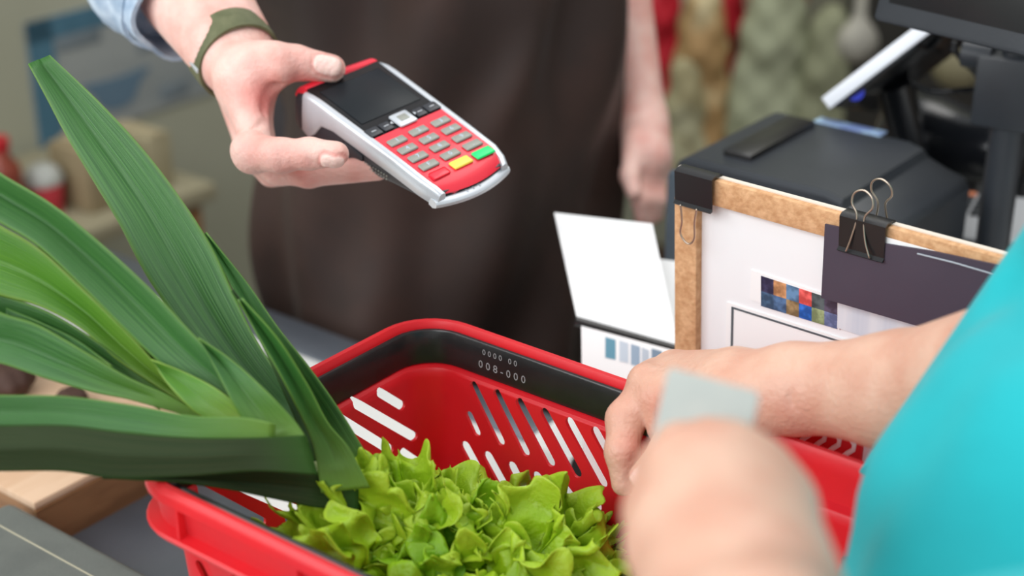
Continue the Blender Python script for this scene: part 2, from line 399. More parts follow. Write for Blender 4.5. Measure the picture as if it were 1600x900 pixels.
# ------------------------------------------------------------------ lettuce
def leaf_mat(name, dark, light, edge):
    m = mat(name, dark, .40, c2=light, scale=30, bump=.6, bscale=220, trans=.32, lo=.3, hi=.65)
    nt = m.node_tree; N = nt.nodes; L = nt.links; a = N.new('ShaderNodeAttribute'); a.attribute_name = 'rim'
    src = N['Principled BSDF'].inputs['Base Color'].links[0].from_socket
    mx = N.new('ShaderNodeMix'); mx.data_type = 'RGBA'; L.new(a.outputs['Fac'], mx.inputs['Factor']); L.new(src, mx.inputs['A']); mx.inputs['B'].default_value = rgb(*edge)
    L.new(mx.outputs['Result'], N['Principled BSDF'].inputs['Base Color'])
    for n in N:
        if n.type == 'BSDF_TRANSLUCENT': L.new(mx.outputs['Result'], n.inputs[0])
    return m
M['lettuce'] = leaf_mat('lettuce_leaf', (136, 188, 4), (174, 214, 16), (192, 222, 60))
M['lettuce2'] = leaf_mat('lettuce_leaf_deep', (98, 158, 8), (134, 190, 12), (160, 206, 40))
def lettuce_leaf(base, dirv, nrm, L, spread, curl, seed, amp=.011, cup=.3, crumple=1.0):
    """a fan-shaped frilled leaf: polar grid, ruffles grow towards the margin"""
    r = np.random.default_rng(seed); nr, na = 34, 240
    d = np.array(dirv, float); d /= np.linalg.norm(d); n = np.array(nrm, float); n -= d*(n @ d); n /= np.linalg.norm(n); s = np.cross(d, n)
    ph = r.uniform(0, 6.28, 6); k = [r.uniform(4, 6), r.uniform(9, 12), r.uniform(19, 25), r.uniform(38, 46)]
    R_, T_ = np.meshgrid(np.linspace(.02, 1, nr)**.85, np.linspace(-1, 1, na), indexing='ij')
    th = T_*spread; Lr = L*(1-.20*np.abs(T_)**2.5)*(1+.05*np.sin(k[0]*T_+ph[0])+.035*np.sin(k[2]*1.3*T_+ph[1])*np.sin(4*T_+ph[2])+.028*np.sin(k[3]*1.5*T_+ph[3]+2*np.sin(6*T_)))
    rad = R_*Lr
    x = rad*np.cos(th*(.45+.55*R_)); y = rad*np.sin(th*(.45+.55*R_))
    w1 = k[0]*T_*1.9+ph[2]+.9*np.sin(3*T_+ph[0]); w2 = k[1]*T_*2.1*spread+ph[3]+1.2*np.sin(4*T_+ph[1])+1.6*R_; w3 = k[2]*T_*2.0*spread+ph[4]+1.0*np.sin(7*T_+ph[2])+3*R_; w4 = k[3]*T_+ph[5]
    m2 = .65+.35*np.sin(5*T_+ph[5]); rf = amp*(1.15*(R_**1.5)*np.sin(w1)+.95*m2*(R_**2.2)*np.sin(w2)+.50*(R_**3.5)*np.sin(w3)+.24*(R_**7)*np.sin(w4+2*np.sin(9*T_)))
    bl = (.0016*np.sin(x*230+ph[0]+2*np.sin(y*190))*np.sin(y*260+ph[1])+.0009*np.sin(x*520+ph[2]+2*np.sin(y*410))*np.sin(y*560+ph[3]))*np.clip(R_*2, 0, 1)
    z = rf+bl+cup*.5*(y*y)/L-curl*L*(R_**2.6)
    y = y+amp*(.5*(R_**2)*np.cos(w1)+.62*m2*(R_**3)*np.cos(w2)+.42*(R_**4)*np.cos(w3)+.16*(R_**7)*np.cos(w4)); x = x+amp*(.5*(R_**3)*np.cos(w2+.8)+.3*(R_**4)*np.sin(w3+1))
    kv = r.normal(0, 1, (9, 3)); kv = kv/np.linalg.norm(kv, axis=1)[:, None]*r.uniform(170, 520, 9)[:, None]; av = r.normal(0, 1, (9, 3)); av /= np.linalg.norm(av, axis=1)[:, None]
    Q0 = np.stack([x, y, z], -1); dq = 0
    for kk, aa_, pp in zip(kv, av, r.uniform(0, 6.28, 9)): dq = dq+aa_*(.62/np.linalg.norm(kk))*np.sin(Q0 @ kk+pp)[..., None]
    Q0 = Q0+dq*np.clip(R_*1.3, 0, 1)[..., None]*crumple; x, y, z = Q0[..., 0], Q0[..., 1], Q0[..., 2]
    Pt = np.array(base)+x[..., None]*d+y[..., None]*s+z[..., None]*n
    V = Pt.reshape(-1, 3); I = np.arange(nr*na).reshape(nr, na)
    Fc = np.stack([I[:-1, :-1], I[1:, :-1], I[1:, 1:], I[:-1, 1:]], -1).reshape(-1, 4)
    return V, Fc.tolist(), (R_.reshape(-1)**5)
LC = P(708, 985, 1.085)-np.array([0, 0, .013])                                   # heart of the head
LT = thing('lettuce', 'bright green frilly head of lettuce in the front of the red basket', 'lettuce', LC)
def add_leaf(m, *a, **k):
    V, Fc, rim = lettuce_leaf(*a, **k)
    o = obj('leaf', (V, Fc), m, LT, world=True, smooth=180); at = o.data.attributes.new('rim', 'FLOAT', 'POINT'); at.data.foreach_set('value', rim.astype(np.float32))
    sm = o.modifiers.new('s', 'SOLIDIFY'); sm.thickness = .0006
camd = -np.array(ray(722, 860)); camd /= np.linalg.norm(camd)
tt = np.cross(camd, [0, 0, 1.]); tt /= np.linalg.norm(tt)     # leftwards in the picture
up = np.cross(tt, camd); up /= np.linalg.norm(up); up = up*(1 if up[2] > 0 else -1); rt = np.array([1., 0, 0])
seed = 11
def ring(n, tilt, L, spread, amp, curl, m, a0=0, cen=(0, 0), jit=.12, lift=0.):
    global seed
    for i in range(n):
        a = 2*math.pi*(i+a0)/n+random.uniform(-jit, jit)*2
        out = rt*math.cos(a)+np.array([0, 1., 0])*math.sin(a); tl = tilt+random.uniform(-.12, .12)
        d = out*math.sin(tl)+np.array([0, 0, 1.])*math.cos(tl); nn = -out*math.cos(tl)+np.array([0, 0, 1.])*math.sin(tl)
        sc = 1.0
        b = LC+np.array([cen[0], cen[1], lift])+out*.012
        add_leaf(m, b, d, nn, L*random.uniform(.9, 1.08)*sc, spread, curl, seed, amp=amp); seed += 1
ring(9, 1.25, .135, 1.05, .0095, .12, M['lettuce2'])
ring(11, 1.02, .122, .90, .0095, .22, M['lettuce'], .5)
ring(12, .80, .108, .85, .0095, .28, M['lettuce'], .2)
ring(12, .58, .094, .80, .0090, .30, M['lettuce'], .6)
# tightly frilled margins crowding over the whole head
fr_ = np.random.default_rng(5)
for q_ in range(52):
    rr_ = math.sqrt((q_+.5)/52); aa = q_*2.39996+fr_.uniform(-.3, .3)
    ox, oy = rr_*.118*math.cos(aa), rr_*.125*math.sin(aa)
    zt_ = .970-LC[2]-.055*rr_**2-.10*max(oy, 0); tip = LC+np.array([ox, oy, zt_])
    d = np.array([ox*2.2, oy*1.6-.03, .10])+fr_.normal(0, .035, 3); d /= np.linalg.norm(d); Ls = fr_.uniform(.055, .078)
    az = fr_.uniform(0, 6.28); nn = np.array([math.cos(az), math.sin(az)-.6, .5])
    add_leaf(M['lettuce'] if fr_.random() > .25 else M['lettuce2'], tip-d*Ls, d, nn, Ls, fr_.uniform(.85, 1.25), fr_.uniform(.05, .4), seed, amp=fr_.uniform(.0060, .0080), cup=-.1, crumple=1.25); seed += 1
# outer leaves reaching towards the left, back and right of the basket
for px, py, dd, L, sp in ((462, 762, 1.03, .1, .42), (560, 732, 1.05, .115, .55), (622, 735, 1.06, .115, .32), (690, 762, 1.08, .10, .55), (755, 766, 1.09, .10, .55), (840, 782, 1.09, .10, .55), (905, 785, 1.08, .105, .55), (960, 800, 1.07, .115, .6), (445, 828, 1.01, .10, .6), (500, 850, 1.0, .10, .8), (600, 790, 1.04, .11, .7), (520, 790, 1.03, .11, .6), (950, 860, 1.03, .11, .8)):
    tip = P(px, py+(30 if px > 650 else 8), dd); b = LC+(tip-LC)*.12; d = tip-b
    nn = np.array([0, -.80, .60]); add_leaf(M['lettuce'], b, d, nn, np.linalg.norm(d)*1.0, sp, .04, seed, amp=.0088); seed += 1

# ------------------------------------------------------------------ leek
def leek_mat(name, a, b, c, bump=.35, rough=.36, spec=.5):
    m = mat(name, a, rough, c2=b, scale=1, spec=spec, bump=bump, uv=True, trans=.12, detail=6, lo=.38, hi=.64)
    nt = m.node_tree; N = nt.nodes; L = nt.links
    for n in N:
        if n.type == 'MAPPING': n.inputs['Scale'].default_value = (70, 2.2, 1)
        if n.type == 'TEX_NOISE': n.inputs['Scale'].default_value = 1.0
    src = N['Principled BSDF'].inputs['Base Color'].links[0].from_socket
    at = N.new('ShaderNodeAttribute'); at.attribute_name = 'base'
    mx = N.new('ShaderNodeMix'); mx.data_type = 'RGBA'; L.new(at.outputs['Fac'], mx.inputs['Factor']); L.new(src, mx.inputs['A']); mx.inputs['B'].default_value = rgb(*c)
    L.new(mx.outputs['Result'], N['Principled BSDF'].inputs['Base Color'])
    return m
M['leek'] = leek_mat('leek_leaf', (38, 92, 36), (74, 128, 58), (112, 152, 50))
M['leekl'] = leek_mat('leek_leaf_light', (66, 124, 32), (100, 152, 44), (150, 178, 70))
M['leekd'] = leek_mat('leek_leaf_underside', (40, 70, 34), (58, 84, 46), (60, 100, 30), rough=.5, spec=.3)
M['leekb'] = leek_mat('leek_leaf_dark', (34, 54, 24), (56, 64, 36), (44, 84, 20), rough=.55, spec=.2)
LK = thing('leek', 'dark green leafy leek tops fanning out over the left end of the red basket', 'leek', P(545, 790, 1.03))
def leek_leaf(m, Le, Re, d0, d1, fold=.012, dm=None, wave=.002, base=.25, seed=0, th=.0011, foldpos=.5):
    """Le, Re: edges from tip to base as picture points; d0/d1: distance at tip and base"""
    if Le[0][0] < -40:                                   # leaves that run out of the picture end in a drooping point
        mx_, my_ = (Le[0][0]+Re[0][0])/2, (Le[0][1]+Re[0][1])/2; sx, sy = Le[0][0]-Le[1][0], Le[0][1]-Le[1][1]; k_ = 230/math.hypot(sx, sy)
        t_ = (mx_+sx*k_, my_+sy*k_*.8+25); Le = [(t_[0], t_[1]-3)]+Le; Re = [(t_[0], t_[1]+3)]+Re
    NS, NT = 56, 17; A = crv(Le, NS); B = crv(Re, NS); r = np.random.default_rng(seed); V = []; ph = r.uniform(0, 6, 3)
    for i in range(NS):
        s = i/(NS-1); d = d0+(d1-d0)*s+(dm or 0)*math.sin(math.pi*s)
        a = P(*A[i], d+wave*math.sin(9*s+ph[0])); b = P(*B[i], d+wave*math.sin(8*s+ph[1])); vw = (a+b)/2-CAM; vw /= np.linalg.norm(vw)
        for j in range(NT):
            t = j/(NT-1); g = 1-abs(t-foldpos)/(foldpos if t < foldpos else 1-foldpos); g = g**1.25 if g > 0 else 0
            rid = .00022*math.sin(t*46+ph[2])
            V.append(a+(b-a)*t+vw*(fold*g*math.sin(math.pi*min(1, .12+s))**.5 if fold else 0)+vw*rid)
    I = np.arange(NS*NT).reshape(NS, NT); Fc = np.stack([I[:-1, :-1], I[1:, :-1], I[1:, 1:], I[:-1, 1:]], -1).reshape(-1, 4)
    o = obj('leaf', (V, Fc.tolist()), m, LK, world=True, smooth=180)
    uvl = o.data.uv_layers.new(name='UVMap'); S = np.repeat(np.arange(NS)/(NS-1), NT); T = np.tile(np.arange(NT)/(NT-1), NS)
    li = np.array([l.vertex_index for l in o.data.loops]); uvl.data.foreach_set('uv', np.stack([T[li]+seed*.37, S[li]], -1).astype(np.float32).ravel())
    at = o.data.attributes.new('base', 'FLOAT', 'POINT')
    ed = np.abs(T-.5)*2; val = np.clip((S-(1-base))/base, 0, 1)**1.3*.85; val = np.maximum(val, np.clip((ed-.965)/.035, 0, 1)*.55)
    at.data.foreach_set('value', val.astype(np.float32))
    sm = o.modifiers.new('s', 'SOLIDIFY'); sm.thickness = th; sm.offset = 0
    return o
LV = [
 # right-hand dark leaf behind
 (M['leek'], [(320, 365), (352, 430), (400, 520), (450, 610), (500, 700), (550, 780)], [(322, 363), (385, 440), (432, 508), (482, 572), (532, 642), (592, 740)], 1.065, 1.05, dict(fold=.006, seed=1)),
 # tall upright leaf with the cut tip
 (M['leek'], [(44, 100), (72, 152), (105, 215), (150, 290), (185, 348), (218, 412), (245, 456), (300, 530), (380, 620), (470, 710)], [(78, 86), (158, 162), (228, 238), (288, 318), (332, 388), (366, 462), (400, 530), (440, 590), (490, 650), (540, 710)], 1.09, 1.035, dict(fold=.010, seed=2, base=.12)),
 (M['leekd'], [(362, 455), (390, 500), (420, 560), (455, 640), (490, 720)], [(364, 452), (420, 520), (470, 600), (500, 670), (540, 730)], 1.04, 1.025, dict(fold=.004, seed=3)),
 # far left low leaves
 (M['leekl'], [(-60, 500), (0, 508), (60, 522), (110, 545), (180, 585), (250, 620)], [(-60, 545), (0, 535), (60, 555), (110, 572), (180, 600), (250, 640)], 1.02, 1.01, dict(fold=.003, seed=4)),
 (M['leek'], [(-70, 440), (0, 460), (80, 490), (160, 540), (240, 600), (300, 640)], [(-70, 520), (0, 520), (70, 530), (140, 565), (220, 610), (290, 650)], 1.035, 1.02, dict(fold=.004, seed=21)),
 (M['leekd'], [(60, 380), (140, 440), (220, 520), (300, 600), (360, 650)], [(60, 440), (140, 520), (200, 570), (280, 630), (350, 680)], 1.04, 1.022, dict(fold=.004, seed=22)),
 # bright broad leaf
 (M['leekl'], [(-70, 315), (0, 352), (60, 388), (130, 452), (200, 520), (260, 585), (330, 640), (400, 680)], [(-70, 440), (0, 462), (60, 478), (125, 512), (180, 560), (240, 600), (310, 645), (390, 690)], 1.03, 1.02, dict(fold=.010, seed=5, base=.45)),
 # long leaf with the pale glossy rib
 (M['leek'], [(-60, 225), (0, 270), (80, 318), (160, 382), (240, 456), (300, 520), (370, 590), (430, 650), (480, 684)], [(-60, 310), (0, 348), (60, 385), (130, 450), (200, 520), (265, 580), (330, 625), (390, 662), (440, 690)], 1.01, 1.005, dict(fold=.011, seed=6, foldpos=.42, base=.2)),
 (M['leek'], [(-60, 455), (0, 488), (60, 508), (130, 548), (200, 590), (262, 618), (320, 650)], [(-60, 560), (0, 568), (60, 588), (140, 612), (200, 624), (260, 640), (318, 655)], 1.0, .998, dict(fold=.008, seed=7, base=.4)),
 (M['leek'], [(10, 482), (60, 502), (120, 532), (175, 572)], [(10, 500), (60, 528), (120, 556), (175, 580)], 1.01, 1.0, dict(fold=.002, seed=8)),
 (M['leekl'], [(236, 562), (290, 582), (340, 608), (380, 640), (410, 672)], [(240, 566), (262, 600), (300, 640), (335, 662), (380, 684)], 1.0, .99, dict(fold=.004, seed=9, base=.6)),
 (M['leek'], [(310, 528), (365, 565), (420, 615), (462, 660), (482, 690)], [(312, 530), (338, 580), (365, 632), (392, 675), (420, 700)], .995, .985, dict(fold=.006, seed=10, base=.7)),
 # front sheath leaf meeting the lettuce
 (M['leek'], [(372, 468), (400, 520), (440, 590), (470, 650), (490, 700), (502, 770)], [(378, 466), (435, 530), (480, 600), (512, 660), (545, 700), (578, 762)], 1.0, 1.02, dict(fold=.008, seed=11, base=.6)),
 # level leaf to the left: top face and brownish dark underside below the edge
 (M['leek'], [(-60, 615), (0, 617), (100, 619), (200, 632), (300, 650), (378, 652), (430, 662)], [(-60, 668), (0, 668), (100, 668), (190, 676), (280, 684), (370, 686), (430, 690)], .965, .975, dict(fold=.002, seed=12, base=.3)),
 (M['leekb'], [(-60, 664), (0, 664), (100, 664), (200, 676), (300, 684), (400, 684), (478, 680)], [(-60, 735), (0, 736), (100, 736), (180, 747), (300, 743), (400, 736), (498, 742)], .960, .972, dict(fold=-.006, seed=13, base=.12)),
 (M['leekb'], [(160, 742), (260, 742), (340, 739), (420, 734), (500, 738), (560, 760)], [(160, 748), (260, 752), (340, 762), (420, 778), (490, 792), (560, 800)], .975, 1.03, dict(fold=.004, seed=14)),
]
for m_, le, re, d0, d1, k in LV: leek_leaf(m_, le, re, d0, d1, **k)
sv, sf = tube([P(515, 728, 1.045), P(533, 765, 1.065), P(545, 840, 1.12)], [.016, .019, .021], 24)
o_ = obj('shank', (sv, sf), mat('leek_shank', (206, 214, 168), .4, c2=(190, 204, 140), scale=30), LK, world=True); o_['label'] = 'pale leek stem'

# ------------------------------------------------------------------ payment terminal (x right, y towards its back, z out of its face)
TX = np.array([.73317551, .66823265, .12616972]); TY = -np.array([.67420344, -.6900088, -.26332028]); TZ = np.cross(TX, TY); TY = np.cross(TZ, TX)
TO = np.array([-1.33837805e-01, 1.23258622e+00, 1.16666980e+00])
TR = Matrix([[TX[i], TY[i], TZ[i]] for i in range(3)])
TT = thing('payment_terminal', 'handheld card payment terminal with red face, black screen and silver sides, held in a hand', 'payment terminal', TO, TR)
def TP(x, y, z): return TO+TX*x+TY*y+TZ*z
M['tred'] = mat('terminal_red', (236, 42, 62), .4, coat=.2)
M['silver'] = mat('terminal_silver', (205, 210, 216), .32, .35, bump=.05, bscale=500)
M['tblack'] = mat('terminal_black', (46, 48, 54), .42)
M['screen'] = mat('terminal_screen', (18, 20, 23), .25, spec=.3)
M['key'] = mat('terminal_key', (148, 150, 142), .45, .2)
M['digit'] = mat('digit_ink', (185, 205, 225), .5)
TLn = .158
def wid(y): t = -y/TLn; return .0405-.0025*t
def loft(secs, closed_caps=True):
    V = []; Fc = []; n = len(secs[0])
    for s in secs: V += [tuple(p) for p in s]
    for i in range(len(secs)-1):
        for j in range(n): Fc.append((i*n+j, i*n+(j+1) % n, (i+1)*n+(j+1) % n, (i+1)*n+j))
    Fc.append(tuple(range(n))[::-1]); Fc.append(tuple(range((len(secs)-1)*n, len(secs)*n)))
    bm = bmesh.new(); vl = [bm.verts.new(v) for v in V]
    for f in Fc: bm.faces.new([vl[k] for k in f])
    bmesh.ops.recalc_face_normals(bm, faces=bm.faces); return bm
def sec(y, hw, zt, zb, r):
    r = min(r, hw*.9, (zt-zb)*.45); q = []
    for cx, cz, a0 in ((hw-r, zt-r, 0), (-hw+r, zt-r, 90), (-hw+r, zb+r, 180), (hw-r, zb+r, 270)):
        for i in range(5):
            a = math.radians(a0+22.5*i); q.append((cx+r*math.cos(a), y, cz+r*math.sin(a)))
    return q
# dark lower body: deep at the back (paper roll), slim at the front
S = []
for y, hw, zt, zb in ((.0150, .030, -.016, -.030), (.0135, .035, -.010, -.036), (.010, .0372, -.006, -.040), (.004, .038, -.004, -.043), (-.006, .0375, -.004, -.041), (-.02, .0385, -.004, -.0435), (-.045, .0385, -.004, -.0405), (-.075, .038, -.004, -.034), (-.11, .037, -.004, -.026), (-.135, .0362, -.004, -.0205), (-.150, .0345, -.004, -.0165), (-.156, .031, -.005, -.014)):
    S.append(sec(y, hw, zt, zb, .009))
obj('lower_shell', loft(S), M['tblack'], TT, smooth=50)
# silver side rails, curling down at the back corner
def rail(s):
    secs = []
    for y, zb, zt in ((.003, -.026, -.004), (-.002, -.036, -.0005), (-.010, -.037, .0012), (-.018, -.030, .0018), (-.026, -.018, .002), (-.040, -.0145, .002), (-.07, -.0145, .002), (-.11, -.0140, .0018), (-.14, -.0145, .001), (-.152, -.0155, -.001), (-.158, -.0150, -.004)):
        hw = wid(y)+(0 if y > -.15 else -.002 if y > -.155 else -.004)-(.006 if y > 0 else .001 if y > -.005 else 0); t = .0062
        q = [(hw-t, zb+.001), (hw-.001, zb), (hw, zb+.0015), (hw+.0004, (zb+zt)/2), (hw, zt-.003), (hw-.001, zt-.0008), (hw-.0030, zt), (hw-t+.0005, zt-.0006), (hw-t, zt-.002)]
        secs.append([(s*x, y, z) for x, z in q])
    return loft(secs)
for s in (-1, 1): obj('side_rail', rail(s), M['silver'], TT, smooth=50)
# front bezel with the card slot
fr = []
for x in np.linspace(-.0365, .0365, 15):
    bow = .0075*(1-(x/.0375)**2); y0 = -.150
    fr.append([(x, y0, -.016), (x, y0-.004-bow, -.0168), (x, y0-.0075-bow, -.0150), (x, y0-.0082-bow, -.0118), (x, y0-.0065-bow, -.0098), (x, y0, -.0092)])
obj('card_slot_bezel', loft(fr), M['silver'], TT, smooth=50)
sl = []
for x in np.linspace(-.031, .031, 9): bow = .006*(1-(x/.0375)**2); sl.append([(x, -.148, -.0092), (x, -.1535-bow, -.0092), (x, -.1535-bow, -.0072), (x, -.148, -.0072)])
o_ = obj('card_slot', loft(sl), M['screen'], TT); o_['label'] = 'black card slot'
nb = bmesh.new()
for x in (-.009, -.003, .003): bbox(nb, x-.0004, x+.0004, -.162, -.157, -.0102, -.0088)
obj('slot_marks', nb, M['silver'], TT)
# red faceplate over the keypad and its rounded front lip
def plate(y0, y1, mt, nm, front=False, zo=0):
    secs = []
    ys = [y0, y1] if not front else [y0, y0-.02, -.140, -.146, -.151, -.1545]
    zs = [0, 0] if not front else [0, 0, -.0003, -.0015, -.0042, -.0075]
    for y, z in zip(ys, zs):
        q = []
        for x in np.linspace(-1, 1, 13):
            hw = wid(y)-.0056; bow = (.006*(1-x*x) if front and y < -.139 else 0); q.append((x*hw, y-bow, z+.0009+zo))
        for x in np.linspace(1, -1, 13):
            hw = wid(y)-.0056; bow = (.006*(1-x*x) if front and y < -.139 else 0); q.append((x*hw, y-bow+(.001 if front else 0), z-.004))
        secs.append(q)
    return obj(nm, loft(secs), mt, TT, smooth=50)
plate(-.0815, 0, M['tred'], 'keypad_plate', True)
plate(-.0005, -.0812, M['screen'], 'screen_panel')
lc = obj('display_glass', box(-.0290, .0290, -.062, -.010, .0009, .0014, bev=.0004), mat('display_glass', (30, 34, 38), .35, spec=.15), TT); lc['label'] = 'dark grey unlit display'
# red cap behind the screen (paper cover)
S = []
for y, z in ((-.0008, .0012), (.003, .0010), (.007, -.001), (.011, -.0055), (.0138, -.012)): hw = .0345 if y > .001 else .0352; S.append([(-hw, y, z), (0, y+.0006, z+.0016), (hw, y, z), (hw, y-.004, z-.004), (-hw, y-.004, z-.004)])
o_ = obj('paper_cover', loft(S), M['tred'], TT, smooth=50); o_['label'] = 'red paper roll cover'
# function keys
for x, w_ in ((-.0285, .012), (-.0165, .0095), (.0165, .0095), (.0285, .012)):
    k_ = obj('function_key', box(x-w_/2, x+w_/2, -.0805, -.0705, .0008, .0026, bev=.0012), M['tblack'], TT)
    obj('key_mark', box(x-.0022, x+.0022, -.0759, -.0752, .0026, .0028), M['silver'], k_)
nv = obj('navigation_key', box(-.0085, .0085, -.0835, -.0675, .0009, .0036, bev=.0016), M['silver'], TT)
obj('navigation_centre', box(-.0042, .0042, -.0790, -.0720, .0030, .0041, bev=.0006), M['key'], nv)
ar = bmesh.new()
for s in (-1, 1):
    v_ = [ar.verts.new(p) for p in ((s*.0125, -.0755, .0030), (s*.0105, -.0735, .0030), (s*.0105, -.0775, .0030))]; ar.faces.new(v_ if s < 0 else v_[::-1])
obj('arrow_marks', ar, M['silver'], nv)
CP, RP, Y0 = .0215, .01215, .0945
chars = ['1', '2', '3', '4', '5', '6', '7', '8', '9', 'F', '0', '.', 'X', '<', 'O']
for i, c_ in enumerate(chars):
    cx = (i % 3-1)*CP; cy = -(Y0+(i//3)*RP)+(.0006 if i % 3 == 1 else 0); mt = M['key']
    if i == 12: mt = M['tred']
    if i == 13: mt = M.get('kyel') or M.setdefault('kyel', mat('yellow_key', (250, 222, 90), .4))
    if i == 14: mt = M.get('kgrn') or M.setdefault('kgrn', mat('green_key', (20, 224, 120), .4))
    big = 1.12 if i > 12 else 1
    k_ = obj('key', box(cx-.0080*big, cx+.0080*big, cy-.0040*big, cy+.0040*big, .0004, .0028 if i != 12 else .0018, bev=.0014, seg=3), mt, TT)
    if i >= 12: k_['label'] = ('red cancel key', 'yellow correction key', 'green confirm key')[i-12]
    if i < 12 : text('key_digit', c_, .0058, M['digit'], k_, Matrix.Translation((cx, cy, .00278)), .00006)
# speaker grille dots and groove on the left flank
gr = bmesh.new()
for a in range(9):
    for b in range(2): bbox(gr, -.0387, -.0379, -.079-a*.0032, -.0778-a*.0032, -.0245+b*.003+a*.0004, -.0235+b*.003+a*.0004)
obj('side_grille', gr, M['key'], TT)
obj('side_latch', box(-.0392, -.037, -.076, -.052, -.0265, -.0155, bev=.002), M['tblack'], TT)

# ------------------------------------------------------------------ people
M['skin1'] = skin_mat('cashier_skin', (240, 200, 188), (228, 168, 156), (214, 112, 104), (248, 214, 204))
M['skin2'] = skin_mat('customer_skin', (218, 176, 154), (208, 156, 134), (206, 112, 100), (250, 214, 206))
M['skin3'] = M['skin1']
# ---- cashier
CX, CY = -.088, 1.80
man = thing('person', 'cashier in a brown apron holding out the card terminal, watch on the wrist', 'person', (CX, CY, 0))
wr = P(346, 82, 1.300)
hand1 = dict(
 palm=[cap(P(358, 84, 1.300), P(386, 145, 1.275), .0235, .0195), cap(P(362, 92, 1.32), P(400, 230, 1.325), .0220, .0160), cap(P(375, 120, 1.270), P(400, 228, 1.240), .0175, .0120),
       cap(P(384, 140, 1.28), P(408, 240, 1.285), .0175, .0130), cap(P(388, 118, 1.272), P(410, 108, 1.265), .020, .0185), cap(P(356, 86, 1.30), P(245, -62, 1.40), .0270, .036),
       cap(P(342, 70, 1.30), P(222, -76, 1.40), .0245, .034), cap(P(245, -62, 1.40), P(150, -190, 1.50), .036, .042), cap(P(384, 68, 1.305), P(300, -62, 1.39), .0225, .033)],
 fingers=[
  [cap(P(385, 104, 1.27), P(434, 98, 1.262), .0185, .0150), cap(P(434, 98, 1.262), P(462, 98, 1.266), .0150, .0130), cap(P(462, 98, 1.266), P(518, 107, 1.270), .0136, .0110)],
  [cap(P(392, 238, 1.228), P(440, 243, 1.208), .0150, .0126), cap(P(440, 243, 1.208), P(484, 240, 1.200), .0124, .0112), cap(P(484, 240, 1.200), P(525, 241, 1.192), .0114, .0096)],
  [cap(P(406, 250, 1.262), P(436, 266, 1.262), .0125, .0112), cap(P(436, 266, 1.262), P(482, 271, 1.250), .0112, .0106), cap(P(482, 271, 1.250), P(590, 264, 1.238), .0106, .0090)],
  [cap(P(404, 246, 1.288), P(424, 270, 1.300), .0122, .0104), cap(P(424, 270, 1.300), P(500, 268, 1.290), .0104, .0090)],
  [cap(P(398, 232, 1.320), P(440, 262, 1.33), .0115, .0098), cap(P(440, 262, 1.33), P(500, 262, 1.318), .0098, .0084)]],
 bumps=[cap(P(388, 232, 1.226), P(394, 246, 1.226), .0120), cap(P(404, 150, 1.262), P(402, 205, 1.250), .0070, .0064), cap(P(432, 100, 1.254), P(436, 108, 1.254), .0115), cap(P(370, 110, 1.268), P(385, 60, 1.292), .0035, .003), cap(P(352, 120, 1.28), P(372, 205, 1.262), .004, .003)],
 creases=[(P(443, 78, 1.254), P(446, 120, 1.250), .0016, .0007), (P(450, 80, 1.256), P(452, 118, 1.252), .0014, .0005), (P(437, 80, 1.252), P(438, 116, 1.248), .0014, .0005),
          (P(408, 178, 1.248), P(424, 142, 1.252), .0030, .0030), (P(424, 142, 1.252), P(436, 126, 1.256), .0032, .0030), (P(396, 204, 1.232), P(430, 176, 1.248), .0024, .0016), (P(388, 150, 1.256), P(402, 178, 1.250), .002, .0014),
          (P(482, 222, 1.190), P(486, 256, 1.190), .0016, .0006), (P(488, 224, 1.190), P(491, 254, 1.190), .0013, .0004), (P(436, 225, 1.192), P(440, 262, 1.196), .0018, .0007), (P(404, 262, 1.222), P(430, 270, 1.215), .002, .001), (P(395, 110, 1.25), P(404, 130, 1.25), .0016, .0006)],
 nails=[(P(514, 106, 1.270), P(540, 110, 1.270)-P(505, 104, 1.270), np.array([.05, -.85, .5]), .0105, .0080), (P(521, 242, 1.192), P(545, 244, 1.192)-P(505, 242, 1.192), np.array([.1, -.85, -.45]), .0088, .0062)], kp=.014, kf=.012)
fn = hand_fn(hand1); lo = np.min([p[1] for g in [hand1['palm']]+hand1['fingers'] for p in g]+[p[2] for g in [hand1['palm']]+hand1['fingers'] for p in g], axis=0)-.05
hi = np.max([p[1] for g in [hand1['palm']]+hand1['fingers'] for p in g]+[p[2] for g in [hand1['palm']]+hand1['fingers'] for p in g], axis=0)+.05
HV = surf(fn, lo, hi, .0015); HV = (relax(*HV, 1, .4), HV[1])
sh_l = np.array([CX-.20, CY+.02, 1.40]); el_l = P(150, -190, 1.50); sh_r = np.array([CX+.20, CY+.02, 1.40])
el_r = P(948, -110, 1.90); wr_r = P(1006, 190, 1.87)
coarse = [cap((CX, CY, 1.02), (CX, CY, 1.34), .135, .15), cap((CX-.10, CY, 1.36), (CX+.10, CY, 1.36), .10), cap((CX-.08, CY, .95), (CX+.08, CY, .95), .12), cap((CX, CY, 1.4), (CX, CY, 1.52), .06, .055),
          cap((CX-.085, CY, .90), (CX-.09, CY+.01, .50), .085, .06), cap((CX+.085, CY, .90), (CX+.09, CY+.01, .50), .085, .06), cap((CX-.09, CY+.01, .50), (CX-.09, CY+.04, .09), .058, .04), cap((CX+.09, CY+.01, .50), (CX+.09, CY+.04, .09), .058, .04),
          cap((CX-.09, CY+.05, .05), (CX-.10, CY-.12, .035), .045, .035), cap((CX+.09, CY+.05, .05), (CX+.10, CY-.12, .035), .045, .035),
          cap(sh_l, el_l, .052, .043), cap(sh_r, el_r, .05, .042), ell((CX, CY-.01, 1.66), (.078, .098, .115))]
CV = surf(lambda X: chain(coarse, X, .05), (CX-.5, CY-.45, 0), (CX+.45, CY+.3, 1.8), .01)
fore = [cap(el_r, wr_r, .042, .025)]; ph_ = wr_r
